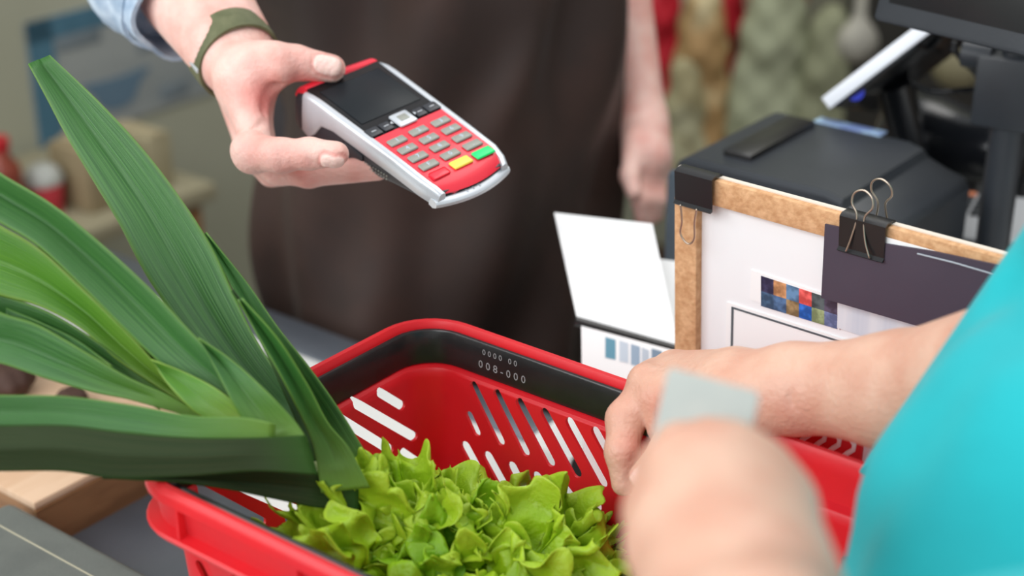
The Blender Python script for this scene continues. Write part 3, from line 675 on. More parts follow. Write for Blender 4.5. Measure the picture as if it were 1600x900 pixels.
hand_r = dict(palm=[cap(el_r, wr_r, .042, .026), cap(wr_r, P(1012, 245, 1.85), .027, .028), cap(P(1004, 205, 1.86), P(1000, 262, 1.85), .02, .016), cap(P(1008, 205, 1.86), P(1026, 262, 1.86), .02, .015)],
 fingers=[[cap(P(1000-2+10*k, 262, 1.845+.006*k), P(1000+9*k, 312, 1.83+.006*k), .011, .010), cap(P(1000+9*k, 312, 1.83+.006*k), P(1002+8*k, 345-4*abs(k-1), 1.84+.006*k), .010, .008)] for k in range(4)]+[[cap(P(992, 225, 1.84), P(984, 275, 1.82), .013, .011), cap(P(984, 275, 1.82), P(990, 300, 1.81), .011, .009)]])
HR = surf(hand_fn(hand_r), P(1010, 120, 1.86)-np.array([.13, .2, .35]), P(1010, 120, 1.86)+np.array([.13, .2, .35]), .004)
skinobj('body', [CV, HV, HR], M['skin1'], man, nails=hand1['nails'],
        flush_shade=[(P(396, 108, 1.252), .009, .4), (P(445, 100, 1.252), .010, .45), (P(398, 240, 1.215), .010, .35), (P(462, 272, 1.238), .012, .5), (P(380, 170, 1.26), .014, .3), (P(470, 130, 1.255), .012, .85), (P(415, 155, 1.25), .018, .9), (P(425, 150, 1.26), .012, .6), (P(475, 255, 1.192), .008, .35), (P(470, 105, 1.25), .018, .35), (P(425, 125, 1.25), .010, .5), (P(440, 255, 1.2), .02, .2), (P(470, 285, 1.245), .02, .3)])  # skin redness at the joints; webbing spots also paint in its red shadow
# shirt and trousers
M['denim'] = mat('denim_shirt', (150, 172, 196), .8, c2=(196, 212, 228), scale=60, bump=.4, bscale=500, lo=.35, hi=.7)
M['trouser'] = mat('dark_trousers', (48, 44, 46), .85, c2=(40, 37, 39), scale=20)
tors = [cap((CX, CY, 1.02), (CX, CY, 1.34), .150, .165), cap((CX-.12, CY, 1.37), (CX+.12, CY, 1.37), .105), cap(sh_l, el_l, .068, .064), cap(el_l, P(226, -30, 1.385), .064, .050), cap(sh_r, el_r+(sh_r-el_r)*.08, .066, .056)]
def cuffcut(X): return chain(tors, X, .04)
a_ = P(230, -25, 1.385); b_ = P(212, -62, 1.41)
SV = surf(cuffcut, (CX-.55, CY-.5, .85), (CX+.45, CY+.35, 1.55), .009)
obj('shirt', (SV[0], SV[1].tolist()), M['denim'], man, world=True, smooth=180)
def ringband(c0, c1, r0, r1, thk, n=40, sq=1.0, ax=None, wav=0, seed=1):
    c0 = np.array(c0); c1 = np.array(c1); d = c1-c0; d /= np.linalg.norm(d)
    s1 = np.cross(d, ax if ax is not None else [0, 0, 1.]); s1 /= np.linalg.norm(s1); s2 = np.cross(d, s1); V = []; Fc = []
    prof = [(0, 0), (.5, thk*.25), (1, 0), (1, -thk), (0, -thk)]
    for i in range(n):
        a = 2*math.pi*i/n
        for t, o in prof:
            r = (r0+(r1-r0)*t)+o+wav*math.sin(5*a+seed+3*t); V.append(c0+(c1-c0)*t+(s1*math.cos(a)*sq+s2*math.sin(a))*r)
    m = len(prof)
    for i in range(n):
        for j in range(m): Fc.append((i*m+j, ((i+1) % n)*m+j, ((i+1) % n)*m+(j+1) % m, i*m+(j+1) % m))
    return V, Fc
fa = P(346, 84, 1.30); fb = P(228, -68, 1.40); fd = (fb-fa)/np.linalg.norm(fb-fa)
cf = merge(ringband(fa+fd*.070, fa+fd*.125, .047, .052, .004, ax=np.array([0, 1., .2]), wav=.002), ringband(fa+fd*.085, fa+fd*.14, .052, .056, .004, ax=np.array([0, 1., .2]), wav=.002, seed=3))
o_ = obj('shirt_cuff', cf, M['denim'], man, world=True, smooth=60); o_['label'] = 'rolled pale blue denim cuff'
obj('trousers', surf(lambda X: chain([cap((CX-.08, CY, .97), (CX+.08, CY, .97), .135), cap((CX-.085, CY, .90), (CX-.09, CY+.01, .50), .098, .08), cap((CX+.085, CY, .90), (CX+.09, CY+.01, .50), .098, .08), cap((CX-.09, CY+.01, .50), (CX-.09, CY+.04, .10), .078, .065), cap((CX+.09, CY+.01, .50), (CX+.09, CY+.04, .10), .078, .065)], X, .03), (CX-.3, CY-.25, .03), (CX+.3, CY+.25, 1.2), .012), M['trouser'], man, world=True, smooth=180)
# wristwatch
M['olive'] = mat('watch_strap', (104, 106, 76), .7, c2=(88, 92, 62), scale=60, bump=.2, bscale=600)
M['olivel'] = mat('watch_strap_inner', (150, 152, 132), .7)
wc = P(366, 86, 1.302); wa = np.array([0, 1., .35])
o_ = obj('watch_strap', ringband(wc-fd*.012, wc+fd*.013, .0350, .0358, .0024, ax=wa, sq=1.0), M['olive'], man, world=True, smooth=50); o_['label'] = 'olive woven watch strap'
bm = bmesh.new(); bbox(bm, -.006, .006, -.010, .010, -.002, .002, bev=.001); bm.transform(Matrix.Translation(P(311, 100, 1.288)) @ Vector(fd).to_track_quat('Y', 'Z').to_matrix().to_4x4())
o_ = obj('watch_buckle', bm, M['silver'], man, world=True); o_['label'] = 'silver watch buckle'
# apron
M['apron'] = mat('brown_apron', (60, 40, 33), .6, c2=(48, 33, 28), scale=9, bump=.15, bscale=700, sheen=.04)
def apron():
    NU, NV = 120, 90; V = []; Fc = []
    for i in range(NV):
        z = .42+(1.36-.42)*i/(NV-1)
        a = .212 if z > .95 else .165+.047*((z-.42)/.53)**.7
        if z > 1.12: a = .212-(z-1.12)*.25
        b = .205 if z < 1.15 else .205-(z-1.15)*.1
        for j in range(NU):
            t = j/(NU-1)*2-1; ph = t*1.5
            f = .006*math.sin(t*9+z*6)+.004*math.sin(t*17-z*11+1)+.007*math.sin(z*14+t*4)*math.exp(-((t+.5)/.4)**2)+.004*math.sin(z*23-t*7+2)
            f += .010*math.exp(-((t-.25-(z-1.02)*1.8)/.09)**2)*(z > .9)*math.exp(-((z-1.02)/.08)**2)
            f += .008*math.sin(t*12+3*math.sin(z*4))*(1.1-z)
            f *= 1.5; V.append((CX+(a+f)*math.sin(ph), CY-(b+f)*math.cos(ph)+.02*0, z))
    for i in range(NV-1):
        for j in range(NU-1): Fc.append((i*NU+j, i*NU+j+1, (i+1)*NU+j+1, (i+1)*NU+j))
    return V, Fc
ap = obj('apron', apron(), M['apron'], man, world=True, smooth=180); sm = ap.modifiers.new('s', 'SOLIDIFY'); sm.thickness = .002

# ---- customer
cus = thing('person', 'customer in a turquoise sleeved top at the right edge, one hand on the basket rim', 'person', (.60, .57, 0))
HL = dict(
 palm=[cap(P(1405, 618, .985), P(1245, 608, 1.035), .0325, .0240), cap(P(1405, 604, .985), P(1245, 602, 1.035), .030, .0225), cap(P(1600, 572, .90), P(1405, 612, .985), .040, .0335),
       cap(P(1235, 598, 1.035), P(1150, 596, 1.055), .0225, .019), cap(P(1235, 618, 1.03), P(1150, 630, 1.045), .023, .020), cap(P(1150, 588, 1.07), P(1058, 578, 1.11), .017, .0135), cap(P(1150, 600, 1.06), P(1022, 596, 1.10), .018, .014),
       cap(P(1150, 610, 1.05), P(1022, 622, 1.078), .018, .0135), cap(P(1150, 630, 1.04), P(1058, 645, 1.05), .018, .013)],
 fingers=[
  [cap(P(1022, 600, 1.10), P(978, 655, 1.082), .0135, .0132), cap(P(978, 655, 1.082), P(972, 706, 1.070), .0126, .0112), cap(P(972, 706, 1.070), P(974, 756, 1.070), .0108, .0080)],
  [cap(P(1050, 582, 1.115), P(1000, 625, 1.115), .0125, .0112), cap(P(1000, 625, 1.115), P(975, 690, 1.12), .0108, .0095), cap(P(975, 690, 1.12), P(975, 740, 1.11), .0092, .0075)],
  [cap(P(1034, 618, 1.078), P(1040, 668, 1.070), .0130, .0115), cap(P(1040, 668, 1.070), P(1050, 700, 1.07), .0112, .0095)],
  [cap(P(1060, 655, 1.05), P(1042, 700, 1.038), .0118, .0105), cap(P(1042, 700, 1.038), P(1002, 744, 1.030), .0102, .0082)],
  [cap(P(1150, 600, 1.08), P(1080, 600, 1.13), .014, .012), cap(P(1080, 600, 1.13), P(1030, 620, 1.14), .012, .0095)]],
 bumps=[cap(P(1010, 596, 1.088), P(1018, 600, 1.088), .0128)],
 creases=[(P(1234, 552, 1.012), P(1238, 650, 1.000), .0022, .0010), (P(1222, 555, 1.02), P(1224, 620, 1.01), .0016, .0004), (P(965, 684, 1.060), P(994, 690, 1.060), .0018, .0009), (P(962, 712, 1.062), P(990, 716, 1.062), .0016, .0008), (P(1024, 630, 1.035), P(1046, 668, 1.030), .003, .0025), (P(1000, 640, 1.058), P(1030, 650, 1.04), .002, .001)],
 nails=[(P(1000, 746, 1.030), P(1020, 726, 1.033)-P(1000, 748, 1.03), np.array([-.35, -.85, .35]), .0078, .0055)], kp=.014, kf=.009)
def bounds(h, m=.045):
    A_ = np.array([p[i] for g in [h['palm']]+h['fingers'] for p in g for i in (1, 2)]); return A_.min(0)-m, A_.max(0)+m
lo, hi = bounds(HL); L1 = surf(hand_fn(HL), lo, hi, .0017); L1 = (relax(*L1, 1, .4), L1[1])
HRt = dict(
 palm=[cap(P(1190, 1040, .545), P(1150, 920, .60), .030, .0285), cap(P(1150, 930, .60), P(1075, 745, .660), .026, .0175), cap(P(1165, 930, .60), P(1125, 735, .665), .027, .0190), cap(P(1180, 930, .605), P(1170, 755, .665), .027, .0175), cap(P(1190, 935, .61), P(1205, 800, .655), .026, .0170),
       cap(P(1190, 1040, .545), P(1330, 1180, .50), .031, .036), cap(P(1330, 1180, .50), P(1560, 1330, .50), .036, .042), cap(P(1120, 930, .61), P(1065, 850, .64), .024, .021)],
 fingers=[
  [cap(P(1070, 735, .665), P(1062, 700, .705), .0130, .0110), cap(P(1062, 700, .705), P(1075, 735, .735), .0105, .0095), cap(P(1075, 735, .735), P(1100, 765, .725), .0095, .008)],
  [cap(P(1122, 728, .668), P(1112, 690, .708), .0140, .0115), cap(P(1112, 690, .708), P(1118, 745, .740), .0110, .0098), cap(P(1118, 745, .740), P(1130, 790, .725), .0098, .008)],
  [cap(P(1170, 748, .668), P(1165, 718, .708), .0135, .0110), cap(P(1165, 718, .708), P(1165, 775, .735), .0108, .0095), cap(P(1165, 775, .735), P(1165, 815, .715), .0095, .008)],
  [cap(P(1208, 795, .655), P(1210, 768, .69), .0125, .0100), cap(P(1210, 768, .69), P(1200, 815, .715), .0095, .0085)],
  [cap(P(1065, 860, .64), P(1030, 800, .665), .0175, .0145), cap(P(1030, 800, .665), P(1040, 735, .685), .0140, .0125), cap(P(1040, 735, .685), P(1072, 700, .695), .012, .0095)]],
 bumps=[], creases=[], nails=[], kp=.016, kf=.012)
lo, hi = bounds(HRt); L2 = surf(hand_fn(HRt), lo, hi, .0022); L2 = (relax(*L2, 2, .5), L2[1])
UX, UY = .60, .57
CB = surf(lambda X: chain([cap((UX, UY, .95), (UX-.03, UY, 1.28), .12, .13), cap((UX-.03, UY-.13, 1.33), (UX-.03, UY+.13, 1.33), .085), cap((UX-.03, UY, 1.35), (UX-.05, UY, 1.48), .055), cap((UX-.02, UY+.18, 1.33), P(1900, 330, .80), .052, .05), cap(P(1900, 330, .80), P(1600, 572, .90), .05, .040), cap((UX-.02, UY-.18, 1.33), P(1560, 1330, .50), .052, .042),
    cap((UX, UY-.08, .92), (UX, UY-.09, .08), .09, .045), cap((UX, UY+.08, .92), (UX, UY+.09, .08), .09, .045), cap((UX, UY-.09, .05), (UX-.13, UY-.09, .04), .045, .035), cap((UX, UY+.09, .05), (UX-.13, UY+.09, .04), .045, .035)], X, .05), (UX-.45, UY-.45, 0), (UX+.3, UY+.45, 1.6), .012)
skinobj('body', [CB, L1, L2], M['skin2'], cus, nails=HL['nails'], flush_shade=[(P(1010, 640, 1.05), .014, .55), (P(1035, 650, 1.03), .012, .7), (P(985, 700, 1.062), .012, .35), (P(965, 640, 1.08), .02, .15), (P(1240, 640, 1.01), .02, .2)])  # skin redness, with the dark red shading between the fingers painted in
M['teal'] = mat('turquoise_knit', (0, 174, 182), .8, c2=(0, 165, 174), scale=12, bump=.25, bscale=400, sheen=.1)
M['jeans'] = mat('customer_trousers', (60, 64, 80), .85)
tl = [cap((UX, UY, 1.0), (UX-.03, UY, 1.28), .145, .150), cap((UX-.03, UY-.14, 1.33), (UX-.03, UY+.14, 1.33), .10), cap((UX-.02, UY+.18, 1.33), P(1900, 330, .80), .075, .070), cap(P(1900, 330, .80), P(1640, 562, .89), .072, .064), cap(P(1640, 562, .89), P(1430, 615, .96), .064, .056),
      cap((UX-.02, UY-.18, 1.33), P(1600, 1250, .52), .075, .066), cap(P(1690, 815, .80), P(1600, 1060, .76), .100, .095), cap(P(1705, 843, .80), (UX, UY, 1.2), .10, .14)]
cutp = P(1460, 560, .93); cutn = np.cross(ray(1519, 472), ray(1398, 650)); cutn /= np.linalg.norm(cutn); cutn = cutn if cutn[0] < 0 else -cutn
def tealfn(X):
    d = chain(tl, X, .03); q = X-cutp
    d = d+.0025*np.sin(X[:, 2]*70+X[:, 0]*40)+.002*np.sin(X[:, 1]*90-X[:, 2]*50)
    return np.maximum(d, np.where(np.linalg.norm(q, axis=1) < .13, q @ cutn, -1))
TV = surf(tealfn, (-.05, .25, .85), (.85, 1.05, 1.55), .006); TV = (relax(*TV, 3, .5), TV[1])
o_ = obj('top', (TV[0], TV[1].tolist()), M['teal'], cus, world=True, smooth=180); o_['label'] = 'turquoise long-sleeved top'
obj('trousers', surf(lambda X: chain([cap((UX, UY-.07, .95), (UX, UY+.07, .95), .125), cap((UX, UY-.08, .92), (UX, UY-.09, .12), .11, .06), cap((UX, UY+.08, .92), (UX, UY+.09, .12), .11, .06)], X, .03), (UX-.25, UY-.3, .05), (UX+.25, UY+.3, 1.15), .014), M['jeans'], cus, world=True, smooth=180)

# ---- bank card in the front hand
q = [P(1045, 573, .715), P(1188, 613, .690), P(1192, 745, .688), P(1046, 700, .712)]
e1 = (q[1]-q[0]); e1 /= np.linalg.norm(e1); e2 = q[3]-q[0]; e2 -= e1*(e2 @ e1); e2 /= np.linalg.norm(e2); nn = np.cross(e1, e2)
CR = Matrix([[e1[i], e2[i], nn[i]] for i in range(3)])
Wc = np.linalg.norm(q[1]-q[0]); Hc = .054
cdm = thing('bank_card', 'pale grey-green plastic card held up between fingers of the blurred front hand', 'card', q[0], CR)
def rr2(x0, x1, y0, y1, r, n=5):
    out = []
    for cx, cy, a0 in ((x1-r, y1-r, 0), (x0+r, y1-r, 90), (x0+r, y0+r, 180), (x1-r, y0+r, 270)):
        for i in range(n+1): a = math.radians(a0+90*i/n); out.append((cx+r*math.cos(a), cy+r*math.sin(a)))
    return out
obj('card_sheet', prism(rr2(0, Wc, 0, Hc, .003), -.0004, .0004), mat('card_plastic', (160, 168, 164), .3, c2=(182, 186, 178), scale=14), cdm)
obj('magnetic_stripe', prism(rr2(Wc*.0+.0005, Wc-.0005, Hc-.016, Hc-.006, .0005), .0004, .0006), mat('stripe', (60, 62, 64), .3), cdm)

# ------------------------------------------------------------------ cork board with papers, leaning back on the counter
T0 = P(1057, 263, 1.19)                                 # top left corner
be1 = P(1596, 408, 1.030)-T0; be1 /= np.linalg.norm(be1)
dn = P(1057, 600, float((T0-CAM) @ be1/(ray(1057, 600) @ be1)))-T0; dn /= np.linalg.norm(dn); Lb = (T0[2]-ZC)/-dn[2]
bn = np.cross(be1, -dn); zs = 1 if bn[1] < 0 else -1; bn = bn*zs
BRm = Matrix([[be1[i], -dn[i], np.cross(be1, -dn)[i]] for i in range(3)])
CB_ = thing('cork_board', 'cork-framed white notice board standing on the counter behind the basket', 'board', T0, BRm)
BI = np.array(LOC[CB_.name].inverted())
def bp(x, y):
    r = onplane(x, y, T0, bn); return (BI @ np.append(r, 1))[:2]
WB = .36
M['cork'] = mat('cork', (222, 176, 132), .85, c2=(196, 146, 102), scale=160, bump=.5, bscale=260, lo=.35, hi=.65)
M['board'] = mat('board_white', (246, 248, 250), .45)
M['ink'] = mat('dark_ink', (84, 92, 98), .6)
fw = .020
z0, z1 = (-.0058*zs, .003*zs); z0, z1 = min(z0, z1), max(z0, z1)
for a_, b_ in ((-fw, 0), (-Lb, -Lb+fw)): obj('cork_frame', box(0, WB, a_, b_, z0, z1, bev=.0012), M['cork'], CB_)
for a_, b_ in ((0, fw), (WB-fw, WB)): obj('cork_frame_side', box(a_, b_, -Lb+fw, -fw, z0, z1, bev=.0012), M['cork'], CB_)
obj('panel', box(fw, WB-fw, -Lb+fw, -fw, -.0055, -.004) if zs > 0 else box(fw, WB-fw, -Lb+fw, -fw, .004, .0055), M['board'], CB_)
obj('edge_strip', box(0, WB, -.0005, .0009, z0, z0+.45*(z1-z0)) if zs > 0 else box(0, WB, -.0005, .0009, z1-.45*(z1-z0), z1), mat('pale_edge', (226, 214, 200), .5), CB_)
def onb(name, x0, y0, x1, y1, z, th, m, parent=CB_, rot=0):
    """flat piece by its top-left / bottom-right picture corners"""
    a = bp(x0, y0); b = bp(x1, y1)
    lo_, hi_ = sorted((z*zs, (z+th)*zs)); return obj(name, box(min(a[0], b[0]), max(a[0], b[0]), min(a[1], b[1]), max(a[1], b[1]), lo_, hi_), m, parent)
def bpoly(pts, z, th, m, name, parent):
    q_ = [tuple(bp(*p)) for p in pts]; lo_, hi_ = sorted((z*zs, (z+th)*zs)); bm_ = bmesh.new(); v, f = prism(q_, lo_, hi_)
    vl = [bm_.verts.new(c) for c in v]
    for ff in f: bm_.faces.new([vl[k] for k in ff])
    bmesh.ops.recalc_face_normals(bm_, faces=bm_.faces); return obj(name, bm_, m, parent)
def flat_thing(name, label, cat, group=None):
    return thing(name, label, cat, T0, BRm, group)
s_ = flat_thing('photo_strip', 'strip of small colourful pictures taped on the white board', 'picture')
bpoly([(1170, 424), (1310, 470), (1308, 518), (1168, 470)], -.0035, .0006, M['white'], 'backing', s_)
def cell(c): return mat('print_%d_%d_%d' % c, c, .4, c2=tuple(min(255, int(v*1.35+14)) for v in c), scale=140, detail=2)
xs = np.linspace(1186, 1305, 7); cols = [((44, 44, 70), (52, 78, 104)), ((156, 112, 76), (58, 84, 116)), ((70, 100, 130), (120, 100, 70)), ((200, 76, 72), (30, 84, 160)), ((60, 70, 72), (120, 134, 96)), ((62, 56, 72), (92, 104, 140))]
def yt(x): return 433+(x-1186)*.33
def yb(x): return 480+(x-1186)*.305
for i in range(6):
    a_, b_ = xs[i], xs[i+1]; ym = lambda x: (yt(x)+yb(x))/2
    bpoly([(a_, yt(a_)), (b_, yt(b_)), (b_, ym(b_)), (a_, ym(a_))], -.0028, .0004, cell(cols[i][0]), 'picture', s_)
    bpoly([(a_, ym(a_)), (b_, ym(b_)), (b_, yb(b_)), (a_, yb(a_))], -.0028, .0004, cell(cols[i][1]), 'picture', s_)
s2 = flat_thing('white_card', 'white card with thin dark outline at the bottom of the notice board', 'card')
bpoly([(1132, 474), (1320, 534), (1400, 560), (1400, 740), (1128, 660)], -.0034, .0008, M['white'], 'card_sheet', s2)
bpoly([(1141, 481), (1312, 535), (1312, 538), (1141, 484)], -.0025, .0003, M['ink'], 'outline', s2); bpoly([(1140, 481), (1143.5, 482), (1140, 640), (1137, 640)], -.0025, .0003, M['ink'], 'outline', s2)
s3 = flat_thing('pale_label', 'pale blue-white label half hidden under the dark folder', 'label')
bpoly([(1307, 466), (1440, 500), (1440, 560), (1305, 514)], -.0030, .0006, mat('pale_label', (206, 214, 226), .5, c2=(226, 230, 236), scale=60, stretch=(1, .02, 1)), 'label_sheet', s3)
s4 = flat_thing('paper_sheet', 'white sheet clipped behind the dark folder on the board', 'paper')
bpoly([(1330, 350), (1680, 448), (1680, 520), (1330, 420)], .0044, .0006, M['white'], 'sheet', s4)
s5 = flat_thing('document_folder', 'dark plum-grey folder clipped to the top of the board', 'folder')
M['plum'] = mat('plum_folder', (74, 66, 80), .55, c2=(68, 60, 74), scale=6, bump=.05, bscale=300)
bpoly([(1297, 345), (1330, 352), (1388, 375), (1470, 388), (1545, 404), (1700, 436), (1700, 640), (1450, 506), (1291, 460)], .0054, .0014, M['plum'], 'cover', s5)
tv, tf = tube([Vector((*bp(1442, 390), .0075*zs)), Vector((*bp(1500, 403), .0085*zs)), Vector((*bp(1568, 424), .0075*zs))], .0006, 6); obj('sleeve_edge', (tv, tf), mat('sleeve_edge', (170, 176, 184), .2), s5)
# binder clips
M['clip'] = mat('clip_black', (30, 30, 32), .35); M['wire'] = mat('clip_wire', (190, 176, 160), .3, .9)
def clip(label, px, py, wpx, up):
    a = bp(px, py); b = bp(px+wpx, py+wpx*.26); W_ = abs(b[0]-a[0])*.97; t = thing('binder_clip', label, 'clip', (np.array(LOC[CB_.name]) @ np.array([a[0], 0, 0, 1]))[:3], BRm, None)
    z_ = .0072; Y = .021; bm = bmesh.new()
    prof = [(.0018, -.006), (.0035, -.003), (.0035, z_-.002), (.0018, z_+.0010), (-Y, .0075), (-Y-.0020, .0098), (-Y-.0028, .0092), (-Y-.0020, .0068), (.0006, z_-.0006), (.0022, z_-.003), (.0022, -.003), (.0006, -.0052), (-Y, -.0130), (-Y, -.0140)]
    n = len(prof); v0 = [bm.verts.new((0, y, z*zs)) for y, z in prof]; v1 = [bm.verts.new((W_, y, z*zs)) for y, z in prof]
    bm.faces.new(v0); bm.faces.new(v1[::-1])
    for i in range(n): bm.faces.new((v0[i], v1[i], v1[(i+1) % n], v0[(i+1) % n]))
    bmesh.ops.recalc_face_normals(bm, faces=bm.faces); obj('clip_body', bm, M['clip'], t, smooth=30)
    for side in (1, -1):
        zf = .0106 if side > 0 else -.0150
        if up: pts = [(.22, -Y-.001), (.30, -Y+.010), (.36, .004), (.22, .012), (.24, .019), (.42, .0225), (.62, .019), (.66, .012), (.52, .004), (.60, -Y+.010), (.74, -Y-.001)]
        else: pts = [(.22, -Y-.001), (.26, -Y-.014), (.22, -Y-.024), (.36, -Y-.030), (.50, -Y-.030), (.60, -Y-.024), (.60, -Y-.012), (.66, -Y-.001)]
        if side < 0 and not up: continue
        c = crv([(x*W_+(.0045 if side < 0 else 0), y+(.004 if side < 0 else 0), (zf-(.006*max(0, (y+Y)/.04) if up and side > 0 else 0)+(.004*max(0, (y+Y)/.04) if side < 0 else 0))*zs) for x, y in pts], 60)
        obj('wire_loop', tube(c, .00075, 8), M['wire'], t, smooth=180)
clip('black binder clip at the left corner of the cork frame, wires folded down', 1064, 268, 60, False)
clip('black binder clip with raised wire loops holding the dark folder', 1322, 322, 74, True)

# ------------------------------------------------------------------ leaflet and papers beyond the basket
def sheet(name, label, cat, corners, m, th=.001, group=None):
    c = [np.array(p) for p in corners]; ctr = c[3]; e1 = c[2]-c[3]; e1 /= np.linalg.norm(e1); e2 = c[0]-c[3]; e2 -= e1*(e1 @ e2); e2 /= np.linalg.norm(e2); n = np.cross(e1, e2)
    R_ = Matrix([[e1[i], e2[i], n[i]] for i in range(3)]); t = thing(name, label, cat, ctr, R_, group); I_ = np.array(LOC[t.name].inverted())
    q_ = [(I_ @ np.append(p, 1))[:2] for p in c]; v, f = prism(q_[::-1], -th, 0); return t, v, f, I_
M['leaf_print'] = mat('faint_print', (250, 250, 251), .6, c2=(242, 242, 245), scale=40, detail=0, lo=.55, hi=.7)
cA = [P(866, 332, 1.42), P(1026, 332, 1.42), P(1062, 548, 1.35), P(903, 503, 1.35)]
t, v, f, I_ = sheet('leaflet', 'white printed leaflet standing tilted behind the basket, left of the cork board', 'paper', cA, M['white'])
bm = bmesh.new(); vl = [bm.verts.new(c) for c in v]; [bm.faces.new([vl[k] for k in ff]) for ff in f]; bmesh.ops.recalc_face_normals(bm, faces=bm.faces); obj('leaflet_sheet', bm, M['leaf_print'], t)
c0 = P(903, 503, 1.35); c1 = P(1062, 548, 1.35); dv = c1-c0; dv /= np.linalg.norm(dv)
hs = thing('leaflet_stand', 'dark clear-edged stand carrying the tilted white leaflet', 'stand', (c0+c1)/2*np.array([1, 1, 0])+np.array([0, 0, ZC]))
obj('ledge', tube([c0-dv*.002, c1+dv*.03], .0045, 8), M['blackp'], hs, world=True)
obj('stand_leg', tube([c0*.5+c1*.5+np.array([0, .004, 0]), np.array([*(c0*.5+c1*.5)[:2]+np.array([0, .05]), ZC+.003])], .004, 8), M['blackp'], hs, world=True)
obj('stand_foot', cyl_ if False else (lambda b: (cyl(b, (c0*.5+c1*.5)*np.array([1, 1, 0])+np.array([0, .05, ZC]), (c0*.5+c1*.5)*np.array([1, 1, 0])+np.array([0, .05, ZC+.004]), .045), b)[1])(bmesh.new()), M['blackp'], hs, world=True)
cB = [P(908, 509, 1.335), P(1052, 552, 1.335), P(1066, 930, 1.275), P(914, 900, 1.285)]
t, v, f, I_ = sheet('notice_sheet', 'white sheet with small blue pictures below the tilted leaflet', 'paper', cB, M['white'])
bm = bmesh.new(); vl = [bm.verts.new(c) for c in v]; [bm.faces.new([vl[k] for k in ff]) for ff in f]; bmesh.ops.recalc_face_normals(bm, faces=bm.faces); obj('notice_paper', bm, M['white'], t)
def onsheet(x, y, c):
    n = np.cross(c[1]-c[0], c[3]-c[0]); return onplane(x, y, c[0], n)
for (x0, y0, x1, y1), cc in (((946, 528, 962, 560), (96, 150, 172)), ((968, 534, 982, 566), (196, 208, 220)), ((986, 540, 1000, 572), (150, 170, 190)), ((1003, 546, 1014, 572), (184, 194, 206)), ((1018, 548, 1034, 575), (120, 140, 160))):
    q_ = [(I_ @ np.append(onsheet(x, y, cB), 1))[:2] for x, y in ((x0, y0), (x1, y0+5), (x1, y1+4), (x0, y1))]
    v, f = prism(q_[::-1], .0001, .0004); bm = bmesh.new(); vl = [bm.verts.new(c) for c in v]; [bm.faces.new([vl[k] for k in ff]) for ff in f]; bmesh.ops.recalc_face_normals(bm, faces=bm.faces)
    obj('picture', bm, mat('blue_print', cc, .6), t)
cC = [P(1026, 404, 1.44), P(1075, 412, 1.44), P(1088, 880, 1.32), P(1048, 880, 1.32)]
t, v, f, I_ = sheet('paper_sheet', 'plain white paper standing between the tilted leaflet and the cork board', 'paper', cC, M['white'])
bm = bmesh.new(); vl = [bm.verts.new(c) for c in v]; [bm.faces.new([vl[k] for k in ff]) for ff in f]; bmesh.ops.recalc_face_normals(bm, faces=bm.faces); obj('sheet', bm, M['white'], t)

# red and white packet between basket and board
pk = onplane(1290, 664, UV(0, VB+.03), vv); pu = pk @ uu
pkt = thing('snack_packet', 'red packet with white wavy stripes standing behind the basket under the forearm', 'packet', UV(pu, VB+.05, ZC), RZ)
zt = pk[2]-ZC
obj('packet_body', box(-.085, .026, -.018, .018, 0, zt, bev=.004), mat('packet_red', (222, 40, 48), .4), pkt)
wv = []
for k in range(7):
    x = -.046+k*.0105
    wv.append(tube([(x+.004*math.sin(i*1.1), -.0183, zt-.004-i*.004) for i in range(8)], .0017, 6)); wv.append(tube([(x+.003*math.sin(i*1.1), -.018+i*.004, zt+.0004) for i in range(9)], .0017, 6))
obj('wavy_stripes', merge(*wv), M['white'], pkt)
kk = onplane(1350, 700, UV(0, VB+.035), vv); 
bxw = thing('white_box', 'plain white box beside the striped packet behind the basket', 'box', UV(kk @ uu+.035, VB+.05, ZC), RZ)
obj('carton', box(-.050, .09, -.015, .015, 0, kk[2]-ZC+.004, bev=.002), mat('white_carton', (228, 228, 232), .6), bxw)

# ------------------------------------------------------------------ till equipment
M['bp2'] = mat('printer_black', (50, 54, 60), .42, c2=(44, 48, 54), scale=12, bump=.08, bscale=500)
M['bp3'] = mat('gloss_black', (22, 24, 28), .22)
ZP = 1.04; pfl = onz(1047, 240, ZP); pfr = onz(1335, 300, ZP); pbl = onz(1191, 168, ZP)
U0, U1 = pfl @ uu, pfr @ uu; V0, V1 = pfl @ vv, pbl @ vv
dr = thing('cash_drawer', 'black steel cash drawer under the receipt printer', 'drawer', UV(U0-.01, V0-.01, ZC), RZ)
obj('drawer_case', box(0, U1-U0+.055, 0, V1-V0+.01, 0, .085, bev=.003), M['bp3'], dr)
obj('drawer_front', box(.008, U1-U0+.050, -.006, .001, .008, .078, bev=.002), M['bp2'], dr)
pr_ = thing('receipt_printer', 'black receipt printer with paper slot on top, behind the cork board', 'printer', UV(U0, V0, ZC+.085), RZ)
Wp, Dp, Hp = U1-U0, V1-V0, ZP-ZC-.085
